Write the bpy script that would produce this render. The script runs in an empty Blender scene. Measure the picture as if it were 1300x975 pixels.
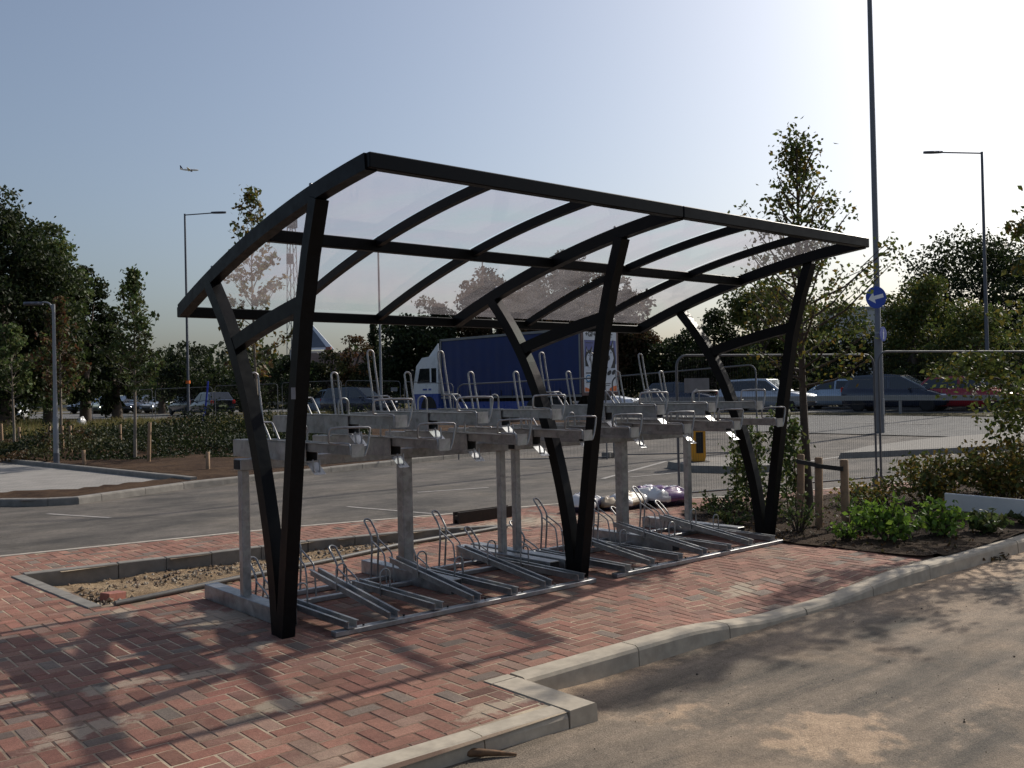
import bpy, math, random
import numpy as np
from mathutils import Vector, Matrix
random.seed(7); rng = np.random.default_rng(11)
sc = bpy.context.scene
C = sc.collection
R_ = math.radians

# ------------------------------------------------------------------ camera frame (surveyed from the photograph)
FPX = 1196.16
CAM = np.array([-2.9165, -5.8206, 1.6])
RV = np.array([0.759994, -0.649550, -0.022243]); UV = np.array([0.011657, -0.020596, 0.999720]); FV = np.array([0.649826, 0.760040, 0.008081])
YAW = math.atan2(FV[1], FV[0])
FH = np.array([math.cos(YAW), math.sin(YAW)]); RH = np.array([math.sin(YAW), -math.cos(YAW)])
def gz(d): return float(np.interp(d, [0, 24, 38, 60, 200], [0, 0, .33, .5, .6]))
def ray(u, v): return FV + (u-650)/FPX*RV - (v-487.5)/FPX*UV
def G(u, v, z=0.0):
    d = ray(u, v); return CAM + (z-CAM[2])/d[2]*d
def depth_of(x, y): return (x-CAM[0])*FH[0] + (y-CAM[1])*FH[1]
def gxy(x, y): return gz(max(0, depth_of(x, y)))
def at(u, d, v=500):            # ground point seen near pixel column u at depth d
    q = CAM + ray(u, v)*d
    return np.array([q[0], q[1], gz(d)])
def zat(u, v, d): return float((CAM + ray(u, v)*d)[2])
def LD(lat, d, z=None):
    q = CAM[:2] + FH*d + RH*lat
    return np.array([q[0], q[1], gz(d) if z is None else z])

# ------------------------------------------------------------------ materials
def mat_new(name):
    m = bpy.data.materials.new(name); m.use_nodes = True
    nt = m.node_tree; b = nt.nodes['Principled BSDF']
    return m, nt, b
def node(nt, t, **kw):
    n = nt.nodes.new(t)
    for k, v in kw.items(): setattr(n, k, v)
    return n
def lk(nt, a, b): nt.links.new(a, b)
def noise(nt, scale, detail=4, rough=.55, coord='pos', dist=0.0):
    n = node(nt, 'ShaderNodeTexNoise'); n.inputs['Scale'].default_value = scale
    n.inputs['Detail'].default_value = detail; n.inputs['Roughness'].default_value = rough; n.inputs['Distortion'].default_value = dist
    if coord == 'pos':
        g = node(nt, 'ShaderNodeNewGeometry'); lk(nt, g.outputs['Position'], n.inputs['Vector'])
    else:
        g = node(nt, 'ShaderNodeTexCoord'); lk(nt, g.outputs['Object'], n.inputs['Vector'])
    return n
def ramp(nt, src, stops):
    r = node(nt, 'ShaderNodeValToRGB'); e = r.color_ramp.elements
    while len(e) < len(stops): e.new(.5)
    for i, (p, c) in enumerate(stops):
        e[i].position = p; e[i].color = (c, c, c, 1) if isinstance(c, (int, float)) else (*c, 1)
    lk(nt, src, r.inputs['Fac']); return r
def mixc(nt, fac, a, b, mode='MIX'):
    m = node(nt, 'ShaderNodeMix', data_type='RGBA', blend_type=mode)
    for s, v in ((m.inputs['Factor'], fac), (m.inputs['A'], a), (m.inputs['B'], b)):
        pass
    def put(sock, v):
        if hasattr(v, 'links'): lk(nt, v, sock)
        elif isinstance(v, (int, float)): sock.default_value = v
        else: sock.default_value = (*v, 1)
    put(m.inputs[0], fac); put(m.inputs[6], a); put(m.inputs[7], b)
    return m.outputs[2]
def bump(nt, b, src, strength, dist):
    n = node(nt, 'ShaderNodeBump'); n.inputs['Strength'].default_value = strength; n.inputs['Distance'].default_value = dist
    lk(nt, src, n.inputs['Height']); lk(nt, n.outputs['Normal'], b.inputs['Normal'])
def simple(name, col, rough=.5, metal=0.0, var=.12, scale=6, spec=.5, coord='obj', bmp=0, coat=0):
    m, nt, b = mat_new(name)
    n = noise(nt, scale, 5, .6, coord)
    lo = tuple(c*(1-var) for c in col); hi = tuple(min(1, c*(1+var)) for c in col)
    r = ramp(nt, n.outputs['Fac'], [(.3, lo), (.7, hi)])
    lk(nt, r.outputs['Color'], b.inputs['Base Color'])
    rr = ramp(nt, n.outputs['Fac'], [(.3, max(.02, rough-.08)), (.7, min(1, rough+.08))]); lk(nt, rr.outputs['Color'], b.inputs['Roughness'])
    b.inputs['Metallic'].default_value = metal; b.inputs['Specular IOR Level'].default_value = spec
    if coat: b.inputs['Coat Weight'].default_value = coat; b.inputs['Coat Roughness'].default_value = .08
    if bmp: bump(nt, b, n.outputs['Fac'], bmp, .01)
    return m
M = {}
def m_galv():
    m, nt, b = mat_new('galvanised_steel')
    v = node(nt, 'ShaderNodeTexVoronoi'); v.inputs['Scale'].default_value = 26
    g = node(nt, 'ShaderNodeTexCoord'); lk(nt, g.outputs['Object'], v.inputs['Vector'])
    n = noise(nt, 7, 6, .65, 'obj', .4)
    c1 = ramp(nt, n.outputs['Fac'], [(.28, (.18, .18, .18)), (.72, (.40, .40, .40))])
    c2 = mixc(nt, .25, c1.outputs['Color'], v.outputs['Color'], 'SOFT_LIGHT')
    hs = node(nt, 'ShaderNodeHueSaturation'); hs.inputs['Saturation'].default_value = .12; lk(nt, c2, hs.inputs['Color'])
    lk(nt, hs.outputs['Color'], b.inputs['Base Color'])
    b.inputs['Metallic'].default_value = .72
    r = ramp(nt, n.outputs['Fac'], [(.25, .34), (.75, .55)]); lk(nt, r.outputs['Color'], b.inputs['Roughness'])
    return m
M['galv'] = m_galv()
M['bright_galv'] = simple('bright_galvanised_steel', (.45, .46, .47), .42, .6, .15, 9)
M['black'] = simple('black_powder_coat', (.0045, .0047, .0055), .42, 0, .25, 14, .12)
M['hollow'] = simple('black_parts_and_tube_shade', (.012, .012, .012), .8)  # near-black: paints the shade inside open tubes, also plain black parts
M['concrete'] = simple('kerb_concrete', (.40, .345, .27), .85, 0, .2, 9, .3, 'pos', .25)
M['concrete_dark'] = simple('dark_and_shaded_concrete', (.20, .185, .165), .88, 0, .22, 7, .3, 'pos', .25)  # darker concrete; on the gravel bed riser it paints in shade
M['edging'] = simple('edging_concrete', (.36, .32, .27), .85, 0, .25, 11, .3, 'pos', .2)
M['pipe'] = simple('grey_plastic_pipe', (.09, .085, .08), .55, 0, .3, 8)
M['rust'] = simple('rusty_steel', (.028, .019, .014), .85, .1, .4, 12, bmp=.4)
M['wood'] = simple('stake_wood', (.24, .15, .085), .8, 0, .3, 10)
M['bark'] = simple('tree_bark', (.075, .055, .042), .9, 0, .35, 14, bmp=.5)
M['pale_bark'] = simple('pale_tree_bark', (.20, .165, .13), .9, 0, .3, 14, bmp=.4)
M['strap'] = simple('black_rubber_strap', (.015, .014, .013), .7)
M['lamp_steel'] = simple('grey_lamp_steel', (.23, .235, .25), .45, .35, .1, 3)
M['column_steel'] = simple('weathered_column_steel', (.15, .152, .165), .5, .3, .12, 3)
M['lamp_dark'] = simple('dark_lamp_steel', (.085, .09, .11), .45, .25, .1, 3)
M['white_plastic'] = simple('white_plastic', (.72, .72, .70), .35, 0, .05, 4)
M['white_paint'] = simple('white_vehicle_paint', (.70, .72, .74), .3, 0, .04, 2, coat=.6)
M['silver_paint'] = simple('silver_car_paint', (.46, .49, .53), .3, .45, .04, 2, coat=.6)
M['ltblue_paint'] = simple('light_blue_car_paint', (.33, .41, .50), .3, .3, .04, 2, coat=.6)
M['navy_paint'] = simple('dark_blue_car_paint', (.018, .024, .045), .25, .2, .05, 2, coat=.8)
M['red_paint'] = simple('red_car_paint', (.30, .012, .02), .25, .1, .05, 2, coat=.8)
M['green_paint'] = simple('pale_green_car_paint', (.42, .47, .36), .3, .2, .05, 2, coat=.6)
M['curtain'] = simple('blue_truck_curtain', (.007, .023, .115), .5, 0, .12, 1.5)
M['cab_blue'] = simple('blue_cab_paint', (.012, .06, .30), .3, 0, .05, 2, coat=.5)
M['glass_dark'] = simple('dark_window_glass', (.012, .015, .02), .06, 0, .05, 2, .8)
M['windscreen'] = simple('sky_lit_windscreen_glass', (.34, .38, .42), .09, .55, .05, 2, 1.0)  # pale half-metal base paints in the bright sky reflection
M['tyre'] = simple('tyre_rubber', (.018, .018, .018), .85)
M['rim'] = simple('alloy_rim', (.42, .43, .45), .3, .8, .1)
M['headlight'] = simple('headlight_lens', (.80, .82, .85), .16, .7, .03)
M['taillight'] = simple('tail_light_lens', (.42, .015, .012), .15)
M['plate'] = simple('number_plate', (.62, .58, .25), .5)
M['blue_sign'] = simple('blue_sign_face', (.014, .055, .36), .4, 0, .04, 2)
M['sign_white'] = simple('white_sign_face', (.75, .76, .78), .4, 0, .04, 2)
M['sign_back'] = simple('grey_sign_back', (.28, .29, .31), .5, .4, .08, 2)
M['yellow'] = simple('yellow_bollard_plastic', (.62, .27, .012), .4, 0, .1, 3)
M['orange'] = simple('orange_band', (.75, .16, .02), .5)
M['blue_plastic'] = simple('blue_plastic_pipe', (.012, .03, .30), .4)
M['bag_white'] = simple('white_bag_plastic', (.62, .60, .58), .22, 0, .12, 9, .7, bmp=.35)
M['bag_purple'] = simple('purple_bag_plastic', (.12, .045, .15), .2, 0, .25, 9, .7, bmp=.35)
M['bag_dark'] = simple('dark_bag_plastic', (.022, .022, .05), .22, 0, .25, 9, .7, bmp=.35)
M['bag_tan'] = simple('dusty_bag_plastic', (.36, .28, .19), .45, 0, .25, 9, .5, bmp=.35)
M['solar'] = simple('solar_panel_glass', (.10, .115, .14), .15, .2, .1, 2)
M['roof_tile'] = simple('brown_roof_tiles', (.13, .085, .07), .85, 0, .25, 5)
M['render'] = simple('pale_wall_render', (.45, .44, .42), .85, 0, .08, 2)
M['cladding'] = simple('pale_grey_cladding', (.42, .43, .45), .6, 0, .06, 1)
M['poster_white'] = simple('poster_white', (.55, .57, .60), .5, 0, .05, 1.5)
M['poster_sky'] = simple('poster_evening_sky', (.10, .11, .27), .5, 0, .25, 1.2)
M['poster_snow'] = simple('poster_snow', (.50, .53, .60), .5, 0, .08, 3)
M['poster_black'] = simple('poster_black', (.02, .02, .024), .5, 0, .2, 6)
M['poster_grey'] = simple('poster_grey', (.20, .20, .22), .5, 0, .2, 6)
M['poster_cyan'] = simple('poster_blue_lettering', (.02, .18, .38), .5)
M['poster_orange'] = simple('poster_orange', (.55, .13, .03), .5, 0, .4, 3)
M['poster_frame'] = simple('brown_door_frame', (.11, .065, .06), .5, .2)
M['rail_grey'] = simple('crash_barrier_steel', (.25, .25, .25), .5, .5, .12, 3)
M['plane_white'] = simple('airliner_white', (.85, .85, .85), .35, 0, .03, 1)
M['plane_dark'] = simple('airliner_dark_blue', (.03, .035, .09), .4)
M['leaf_litter'] = simple('dry_leaf_litter', (.14, .095, .05), .9, 0, .5, 18)
M['dry_sand'] = simple('dried_sand', (.36, .295, .215), .95, 0, .25, 40, .1, 'pos')
M['brick_red'] = simple('loose_red_brick', (.26, .10, .075), .85, 0, .25, 20)
M['fence_wire'] = simple('dull_fence_wire', (.06, .06, .062), .8, 0, .2, 5, .1)
M['fence_steel'] = simple('fence_panel_steel', (.13, .133, .14), .7, .15, .1, 5, .2)

def m_attr(name, attr, rough, transl=0.0, extra=.0, nscale=30, bmp=0, spec=.3):
    m, nt, b = mat_new(name)
    a = node(nt, 'ShaderNodeAttribute', attribute_name=attr)
    n = noise(nt, nscale, 4, .6)
    r = ramp(nt, n.outputs['Fac'], [(.25, 1-extra), (.75, 1+extra*.0+0.0)]) if extra else None
    col = mixc(nt, 1.0, a.outputs['Color'], r.outputs['Color'], 'MULTIPLY') if extra else a.outputs['Color']
    lk(nt, col, b.inputs['Base Color']); b.inputs['Roughness'].default_value = rough; b.inputs['Specular IOR Level'].default_value = spec
    if bmp: bump(nt, b, n.outputs['Fac'], bmp, .004)
    if transl:
        t = node(nt, 'ShaderNodeBsdfTranslucent'); lk(nt, col, t.inputs['Color'])
        mx = node(nt, 'ShaderNodeMixShader'); mx.inputs[0].default_value = transl
        out = nt.nodes['Material Output']
        lk(nt, b.outputs[0], mx.inputs[1]); lk(nt, t.outputs[0], mx.inputs[2]); lk(nt, mx.outputs[0], out.inputs['Surface'])
    return m
M['leaf'] = m_attr('leaf', 'Col', .55, .36, 0, spec=.22)

SPILLS = [(-1.52, -.95, .34, .14, .3), (-1.75, -.2, .26, .12, .1), (-.75, -.45, .42, .12, -.1), (-1.2, -.33, .34, .11, 0), (-.32, -.12, .26, .1, .2), (-.62, -1.28, .26, .12, .1), (-.1, .8, .5, .4, 0),
          (-.55, 1.5, .26, .12, 1.2), (-2.3, 1.0, .4, .18, 0), (.1, -2.1, .34, .1, .1), (4.7, 2.9, .9, .55, 0), (5.6, 2.4, .7, .5, 0), (3.4, -1.2, .35, .14, .2)]
def spill_mask(nt):
    g = node(nt, 'ShaderNodeNewGeometry'); acc = None
    for cx, cy, rx, ry, rot in SPILLS:
        mp = node(nt, 'ShaderNodeMapping', vector_type='TEXTURE'); mp.inputs['Location'].default_value = (cx, cy, 0); mp.inputs['Rotation'].default_value = (0, 0, rot); mp.inputs['Scale'].default_value = (rx, ry, 10)
        lk(nt, g.outputs['Position'], mp.inputs['Vector']); ln = node(nt, 'ShaderNodeVectorMath', operation='LENGTH'); lk(nt, mp.outputs[0], ln.inputs[0])
        if acc is None: acc = ln.outputs['Value']
        else:
            mi = node(nt, 'ShaderNodeMath', operation='MINIMUM'); lk(nt, acc, mi.inputs[0]); lk(nt, ln.outputs['Value'], mi.inputs[1]); acc = mi.outputs[0]
    n = noise(nt, 8, 5, .65, 'pos', .5)
    a = node(nt, 'ShaderNodeMath', operation='MULTIPLY_ADD'); lk(nt, n.outputs['Fac'], a.inputs[0]); a.inputs[1].default_value = 2.6; a.inputs[2].default_value = -1.3
    ad = node(nt, 'ShaderNodeMath', operation='ADD'); lk(nt, acc, ad.inputs[0]); lk(nt, a.outputs[0], ad.inputs[1])
    return ramp(nt, ad.outputs[0], [(.50, .62), (.85, 0)]).outputs['Color']
def m_paving():
    m, nt, b = mat_new('block_paving')
    a = node(nt, 'ShaderNodeAttribute', attribute_name='Col')
    n1 = noise(nt, 55, 5, .7); n2 = noise(nt, 1.3, 6, .65, dist=.6); n3 = noise(nt, 7, 5, .6)
    sp = ramp(nt, n1.outputs['Fac'], [(.25, .62), (.7, 1.0)])
    c = mixc(nt, 1, a.outputs['Color'], sp.outputs['Color'], 'MULTIPLY')
    grime = ramp(nt, n3.outputs['Fac'], [(.35, .78), (.65, 1.0)])
    c = mixc(nt, 1, c, grime.outputs['Color'], 'MULTIPLY')
    dust = ramp(nt, n2.outputs['Fac'], [(.56, .03), (.70, .50)])
    dn = mixc(nt, 1, dust.outputs['Color'], ramp(nt, n3.outputs['Fac'], [(.3, .3), (.65, 1)]).outputs['Color'], 'MULTIPLY')
    c = mixc(nt, dn, c, (.40, .31, .22))
    c = mixc(nt, spill_mask(nt), c, (.43, .36, .265))
    n4 = noise(nt, 160, 3, .6); c = mixc(nt, 1, c, ramp(nt, n4.outputs['Fac'], [(.30, .72), (.55, 1.05)]).outputs['Color'], 'MULTIPLY')
    n5 = noise(nt, 26, 4, .7); c = mixc(nt, ramp(nt, n5.outputs['Fac'], [(.60, 0), (.74, .45)]).outputs['Color'], c, (.36, .28, .21))
    lk(nt, c, b.inputs['Base Color']); b.inputs['Roughness'].default_value = .82; b.inputs['Specular IOR Level'].default_value = .3
    bump(nt, b, n1.outputs['Fac'], .8, .004)
    return m
M['paving'] = m_paving()

def m_sandjoint():
    m, nt, b = mat_new('joint_sand')
    n1 = noise(nt, .9, 5, .6); n2 = noise(nt, 120, 3, .6)
    r = ramp(nt, n1.outputs['Fac'], [(.40, (.15, .10, .075)), (.60, (.56, .46, .33))])
    c = mixc(nt, 1, r.outputs['Color'], ramp(nt, n2.outputs['Fac'], [(.3, .7), (.7, 1)]).outputs['Color'], 'MULTIPLY')
    lk(nt, c, b.inputs['Base Color']); b.inputs['Roughness'].default_value = .95; b.inputs['Specular IOR Level'].default_value = .1
    return m
M['joint'] = m_sandjoint()

def m_asphalt(name, dark, light, sandcol, use_attr, sand_lo, sand_hi, stretch=(.35, 2.6, 1), sc4=1.6):
    m, nt, b = mat_new(name)
    n1 = noise(nt, 90, 4, .7); n2 = noise(nt, .55, 6, .6, dist=.5); n3 = noise(nt, 5, 6, .65)
    # tracks drawn out along the lane
    g = node(nt, 'ShaderNodeNewGeometry'); mp = node(nt, 'ShaderNodeMapping'); mp.inputs['Scale'].default_value = stretch
    mp.inputs['Rotation'].default_value = (0, 0, R_(12))
    lk(nt, g.outputs['Position'], mp.inputs['Vector'])
    n4 = node(nt, 'ShaderNodeTexNoise'); n4.inputs['Scale'].default_value = sc4; n4.inputs['Detail'].default_value = 6; n4.inputs['Roughness'].default_value = .62
    lk(nt, mp.outputs[0], n4.inputs['Vector'])
    base = mixc(nt, ramp(nt, n4.outputs['Fac'], [(.36, 0), (.66, 1)]).outputs['Color'], dark, light)
    d2 = ramp(nt, n2.outputs['Fac'], [(sand_lo, 0), (sand_hi, .75)])
    c = mixc(nt, d2.outputs['Color'], base, sandcol)
    if use_attr:
        a = node(nt, 'ShaderNodeAttribute', attribute_name='Sand')
        grit = ramp(nt, n3.outputs['Fac'], [(.30, -.25), (.70, .3)])
        ad = node(nt, 'ShaderNodeMath', operation='ADD'); lk(nt, a.outputs['Fac'], ad.inputs[0])
        mm = node(nt, 'ShaderNodeMath', operation='SUBTRACT'); lk(nt, n3.outputs['Fac'], mm.inputs[0]); mm.inputs[1].default_value = .5
        mu = node(nt, 'ShaderNodeMath', operation='MULTIPLY'); lk(nt, mm.outputs[0], mu.inputs[0]); mu.inputs[1].default_value = 1.5
        lk(nt, mu.outputs[0], ad.inputs[1])
        f = ramp(nt, ad.outputs[0], [(.3, 0), (.75, .9)])
        c = mixc(nt, f.outputs['Color'], c, sandcol)
    sp = ramp(nt, n1.outputs['Fac'], [(.28, .55), (.70, 1.12)])
    c = mixc(nt, 1, c, sp.outputs['Color'], 'MULTIPLY')
    c = mixc(nt, 1, c, ramp(nt, n3.outputs['Fac'], [(.3, .74), (.65, 1)]).outputs['Color'], 'MULTIPLY')
    lk(nt, c, b.inputs['Base Color']); b.inputs['Roughness'].default_value = .85; b.inputs['Specular IOR Level'].default_value = .25
    n5 = noise(nt, 240, 2, .5); n6 = noise(nt, 22, 4, .7)
    c = mixc(nt, 1, c, ramp(nt, n5.outputs['Fac'], [(.32, .66), (.62, 1.12)]).outputs['Color'], 'MULTIPLY')
    c = mixc(nt, 1, c, ramp(nt, n6.outputs['Fac'], [(.30, .80), (.60, 1.04)]).outputs['Color'], 'MULTIPLY')
    lk(nt, c, b.inputs['Base Color'])
    bump(nt, b, n1.outputs['Fac'], .8, .008)
    return m
M['front_road'] = m_asphalt('dusty_front_road', (.135, .115, .092), (.34, .265, .195), (.56, .40, .265), True, .47, .72)
M['back_road'] = m_asphalt('dusty_back_road', (.085, .077, .069), (.21, .183, .158), (.25, .21, .165), False, .50, .80, (.55, 1.1, 1), 1.1)
M['far_road'] = m_asphalt('far_road', (.15, .145, .14), (.21, .205, .195), (.25, .22, .18), False, .60, .90)

def m_soil(name, dark, mid, light, scale=9, bmp=1.0):
    m, nt, b = mat_new(name)
    n1 = noise(nt, scale, 8, .72); n2 = noise(nt, scale*6, 5, .7); n3 = noise(nt, 1.1, 4, .5)
    r = ramp(nt, n1.outputs['Fac'], [(.30, dark), (.50, mid), (.70, light)])
    c = mixc(nt, 1, r.outputs['Color'], ramp(nt, n2.outputs['Fac'], [(.3, .5), (.7, 1.1)]).outputs['Color'], 'MULTIPLY')
    c = mixc(nt, ramp(nt, n3.outputs['Fac'], [(.4, 0), (.7, .5)]).outputs['Color'], c, light)
    lk(nt, c, b.inputs['Base Color']); b.inputs['Roughness'].default_value = .95; b.inputs['Specular IOR Level'].default_value = .1
    bump(nt, b, n2.outputs['Fac'], bmp, .03)
    return m
M['soil'] = m_soil('dark_bed_soil', (.02, .014, .010), (.05, .033, .022), (.10, .068, .045))
M['mulch'] = m_soil('bark_mulch', (.022, .013, .009), (.06, .035, .022), (.12, .075, .045), 6)
M['sand'] = m_soil('bed_sand', (.16, .105, .06), (.30, .21, .13), (.44, .33, .21), 5)
M['ground'] = m_soil('dry_ground', (.05, .042, .025), (.09, .08, .04), (.16, .13, .07), 2.0)
M['light_paving'] = None
def m_lightpaving():
    m, nt, b = mat_new('pale_bay_paving')
    br = node(nt, 'ShaderNodeTexBrick'); br.inputs['Scale'].default_value = 2.4; br.inputs['Mortar Size'].default_value = .012
    br.inputs['Color1'].default_value = (.30, .275, .25, 1); br.inputs['Color2'].default_value = (.25, .235, .215, 1); br.inputs['Mortar'].default_value = (.13, .12, .11, 1)
    g = node(nt, 'ShaderNodeNewGeometry'); lk(nt, g.outputs['Position'], br.inputs['Vector'])
    n = noise(nt, 1.2, 6, .6)
    c = mixc(nt, 1, br.outputs['Color'], ramp(nt, n.outputs['Fac'], [(.3, .72), (.7, 1.05)]).outputs['Color'], 'MULTIPLY')
    lk(nt, c, b.inputs['Base Color']); b.inputs['Roughness'].default_value = .9
    return m
M['light_paving'] = m_lightpaving()
M['line_white'] = simple('worn_white_line', (.27, .25, .23), .85, 0, .3, 14, coord='pos')

def m_polycarb():
    m, nt, b = mat_new('clear_roof_sheet')
    out = nt.nodes['Material Output']
    n = noise(nt, .55, 3, .5, dist=1.2); n2 = noise(nt, 3.5, 5, .65, dist=.8)
    tint = ramp(nt, n.outputs['Fac'], [(.30, (.86, .93, .93)), (.45, (.95, .90, .93)), (.58, (.88, .95, .92)), (.72, (.95, .90, .92))])
    tr = node(nt, 'ShaderNodeBsdfTransparent'); lk(nt, tint.outputs['Color'], tr.inputs['Color'])
    tl = node(nt, 'ShaderNodeBsdfTranslucent'); tl.inputs['Color'].default_value = (.78, .71, .71, 1)
    mx = node(nt, 'ShaderNodeMixShader'); f = ramp(nt, n2.outputs['Fac'], [(.35, .10), (.75, .20)]); lk(nt, f.outputs['Color'], mx.inputs[0])
    lk(nt, tr.outputs[0], mx.inputs[1]); lk(nt, tl.outputs[0], mx.inputs[2])
    gl = node(nt, 'ShaderNodeBsdfGlossy'); gl.inputs['Roughness'].default_value = .08; gl.inputs['Color'].default_value = (.9, .9, .9, 1)
    fr = node(nt, 'ShaderNodeLayerWeight'); fr.inputs['Blend'].default_value = .5
    pw = node(nt, 'ShaderNodeMath', operation='POWER'); lk(nt, fr.outputs['Facing'], pw.inputs[0]); pw.inputs[1].default_value = 4.5
    ml = node(nt, 'ShaderNodeMath', operation='MULTIPLY_ADD'); lk(nt, pw.outputs[0], ml.inputs[0]); ml.inputs[1].default_value = .7; ml.inputs[2].default_value = .05
    mx2 = node(nt, 'ShaderNodeMixShader'); lk(nt, ml.outputs[0], mx2.inputs[0]); lk(nt, mx.outputs[0], mx2.inputs[1]); lk(nt, gl.outputs[0], mx2.inputs[2])
    lk(nt, mx2.outputs[0], out.inputs['Surface'])
    return m
M['polycarb'] = m_polycarb()

# ------------------------------------------------------------------ mesh builder
class MB:
    def __init__(s): s.v = []; s.f = []; s.sm = []; s.mi = []; s.cur = 0
    def add(s, vs, fs, smooth=False):
        o = len(s.v); s.v += [tuple(map(float, q)) for q in vs]
        for f in fs: s.f.append(tuple(i+o for i in f)); s.sm.append(smooth); s.mi.append(s.cur)
        return s
    def box(s, c, size, rot=None, bev=0.0):
        hx, hy, hz = (q/2 for q in size)
        if bev > 0:
            b = min(bev, hx*.9, hy*.9, hz*.9); vs = []; fs = []
            # 24-vertex chamfered box
            idx = {}
            for sx in (-1, 1):
                for sy in (-1, 1):
                    for sz in (-1, 1):
                        for ax in range(3):
                            q = [sx*(hx-b), sy*(hy-b), sz*(hz-b)]
                            q[ax] = (sx*hx, sy*hy, sz*hz)[ax]
                            idx[(sx, sy, sz, ax)] = len(vs); vs.append(q)
            def quad(*k): fs.append(tuple(idx[i] for i in k))
            for sg in (-1, 1):
                o = (lambda l: l if sg > 0 else l[::-1])
                quad(*o([(sg, -1, -1, 0), (sg, 1, -1, 0), (sg, 1, 1, 0), (sg, -1, 1, 0)]))
                quad(*o([(-1, sg, -1, 1), (-1, sg, 1, 1), (1, sg, 1, 1), (1, sg, -1, 1)]))
                quad(*o([(-1, -1, sg, 2), (1, -1, sg, 2), (1, 1, sg, 2), (-1, 1, sg, 2)]))
            for a in (-1, 1):
                for c2 in (-1, 1):
                    quad((a, c2, -1, 0), (a, c2, -1, 1), (a, c2, 1, 1), (a, c2, 1, 0))
                    quad((a, -1, c2, 0), (a, -1, c2, 2), (a, 1, c2, 2), (a, 1, c2, 0))
                    quad((-1, a, c2, 1), (-1, a, c2, 2), (1, a, c2, 2), (1, a, c2, 1))
            for a in (-1, 1):
                for c2 in (-1, 1):
                    for d in (-1, 1): quad((a, c2, d, 0), (a, c2, d, 1), (a, c2, d, 2))
        else:
            vs = [(x, y, z) for x in (-hx, hx) for y in (-hy, hy) for z in (-hz, hz)]
            fs = [(0, 1, 3, 2), (4, 6, 7, 5), (0, 4, 5, 1), (2, 3, 7, 6), (0, 2, 6, 4), (1, 5, 7, 3)]
        if rot is not None: vs = [tuple(rot @ Vector(q)) for q in vs]
        return s.add([(q[0]+c[0], q[1]+c[1], q[2]+c[2]) for q in vs], fs)
    def bar(s, a, b, w, h, up=(0, 0, 1), bev=0.0):
        a = Vector(a); b = Vector(b); d = b-a; L = d.length; x = d/L
        up = Vector(up)
        if abs(x.dot(up)) > .98: up = Vector((0, 1, 0))
        y = up.cross(x).normalized(); z = x.cross(y)
        return s.box((a+b)/2, (L, w, h), Matrix((x, y, z)).transposed(), bev)
    def tube(s, pts, r, n=8, caps=True, closed=False):
        pts = [Vector(p) for p in pts]; m = len(pts)
        rs = r if isinstance(r, (list, tuple)) else [r]*m
        vs = []; fs = []; prev = None
        for i, p in enumerate(pts):
            if closed: t = pts[(i+1) % m]-pts[i-1]
            else: t = pts[min(i+1, m-1)]-pts[max(i-1, 0)]
            t = t.normalized() if t.length > 1e-9 else Vector((0, 0, 1))
            if prev is None:
                u = Vector((0, 0, 1)) if abs(t.z) < .9 else Vector((1, 0, 0))
                u = (u - t*u.dot(t)).normalized()
            else:
                u = prev - t*prev.dot(t); u = u.normalized() if u.length > 1e-6 else prev
            prev = u; w = t.cross(u)
            for k in range(n):
                a = 2*math.pi*k/n; vs.append(p + (u*math.cos(a)+w*math.sin(a))*rs[i])
        for i in range(m if closed else m-1):
            j = (i+1) % m
            for k in range(n):
                k2 = (k+1) % n; fs.append((i*n+k, i*n+k2, j*n+k2, j*n+k))
        s.add(vs, fs, True)
        if caps and not closed:
            s.add(vs[:n], [tuple(range(n))[::-1]]); s.add(vs[-n:], [tuple(range(n))])
        return s
    def sweep(s, pts, w, h, side=(1, 0, 0)):
        """rectangular section swept along pts; side = fixed width axis"""
        side = Vector(side); pts = [Vector(p) for p in pts]; vs = []; fs = []; m = len(pts)
        for i, p in enumerate(pts):
            t = (pts[min(i+1, m-1)]-pts[max(i-1, 0)]).normalized(); nrm = t.cross(side).normalized()
            for a, b in ((-1, -1), (1, -1), (1, 1), (-1, 1)): vs.append(p + side*(a*w/2) + nrm*(b*h/2))
        for i in range(m-1):
            for k in range(4): fs.append((i*4+k, i*4+(k+1) % 4, i*4+4+(k+1) % 4, i*4+4+k))
        fs += [(3, 2, 1, 0), tuple((m-1)*4+k for k in range(4))]
        return s.add(vs, fs)
    def lathe(s, prof, n=20, axis='z', c=(0, 0, 0)):
        vs = []; fs = []
        for r, z in prof:
            for k in range(n):
                a = 2*math.pi*k/n; x, y = r*math.cos(a), r*math.sin(a)
                q = (x, y, z) if axis == 'z' else ((z, x, y) if axis == 'x' else (y, z, x))
                vs.append((q[0]+c[0], q[1]+c[1], q[2]+c[2]))
        for i in range(len(prof)-1):
            for k in range(n): fs.append((i*n+k, i*n+(k+1) % n, (i+1)*n+(k+1) % n, (i+1)*n+k))
        s.add(vs, fs, True)
        s.add(vs[:n], [tuple(range(n))[::-1]]); s.add(vs[-n:], [tuple(range(n))])
        return s
    def prism(s, poly, a, b, fn):
        """poly of 2D points, fn(p, t) -> 3D, t in {a,b}"""
        n = len(poly); vs = [fn(p, a) for p in poly]+[fn(p, b) for p in poly]
        fs = [tuple(range(n))[::-1], tuple(range(n, 2*n))]+[(i, (i+1) % n, n+(i+1) % n, n+i) for i in range(n)]
        return s.add(vs, fs)
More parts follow.
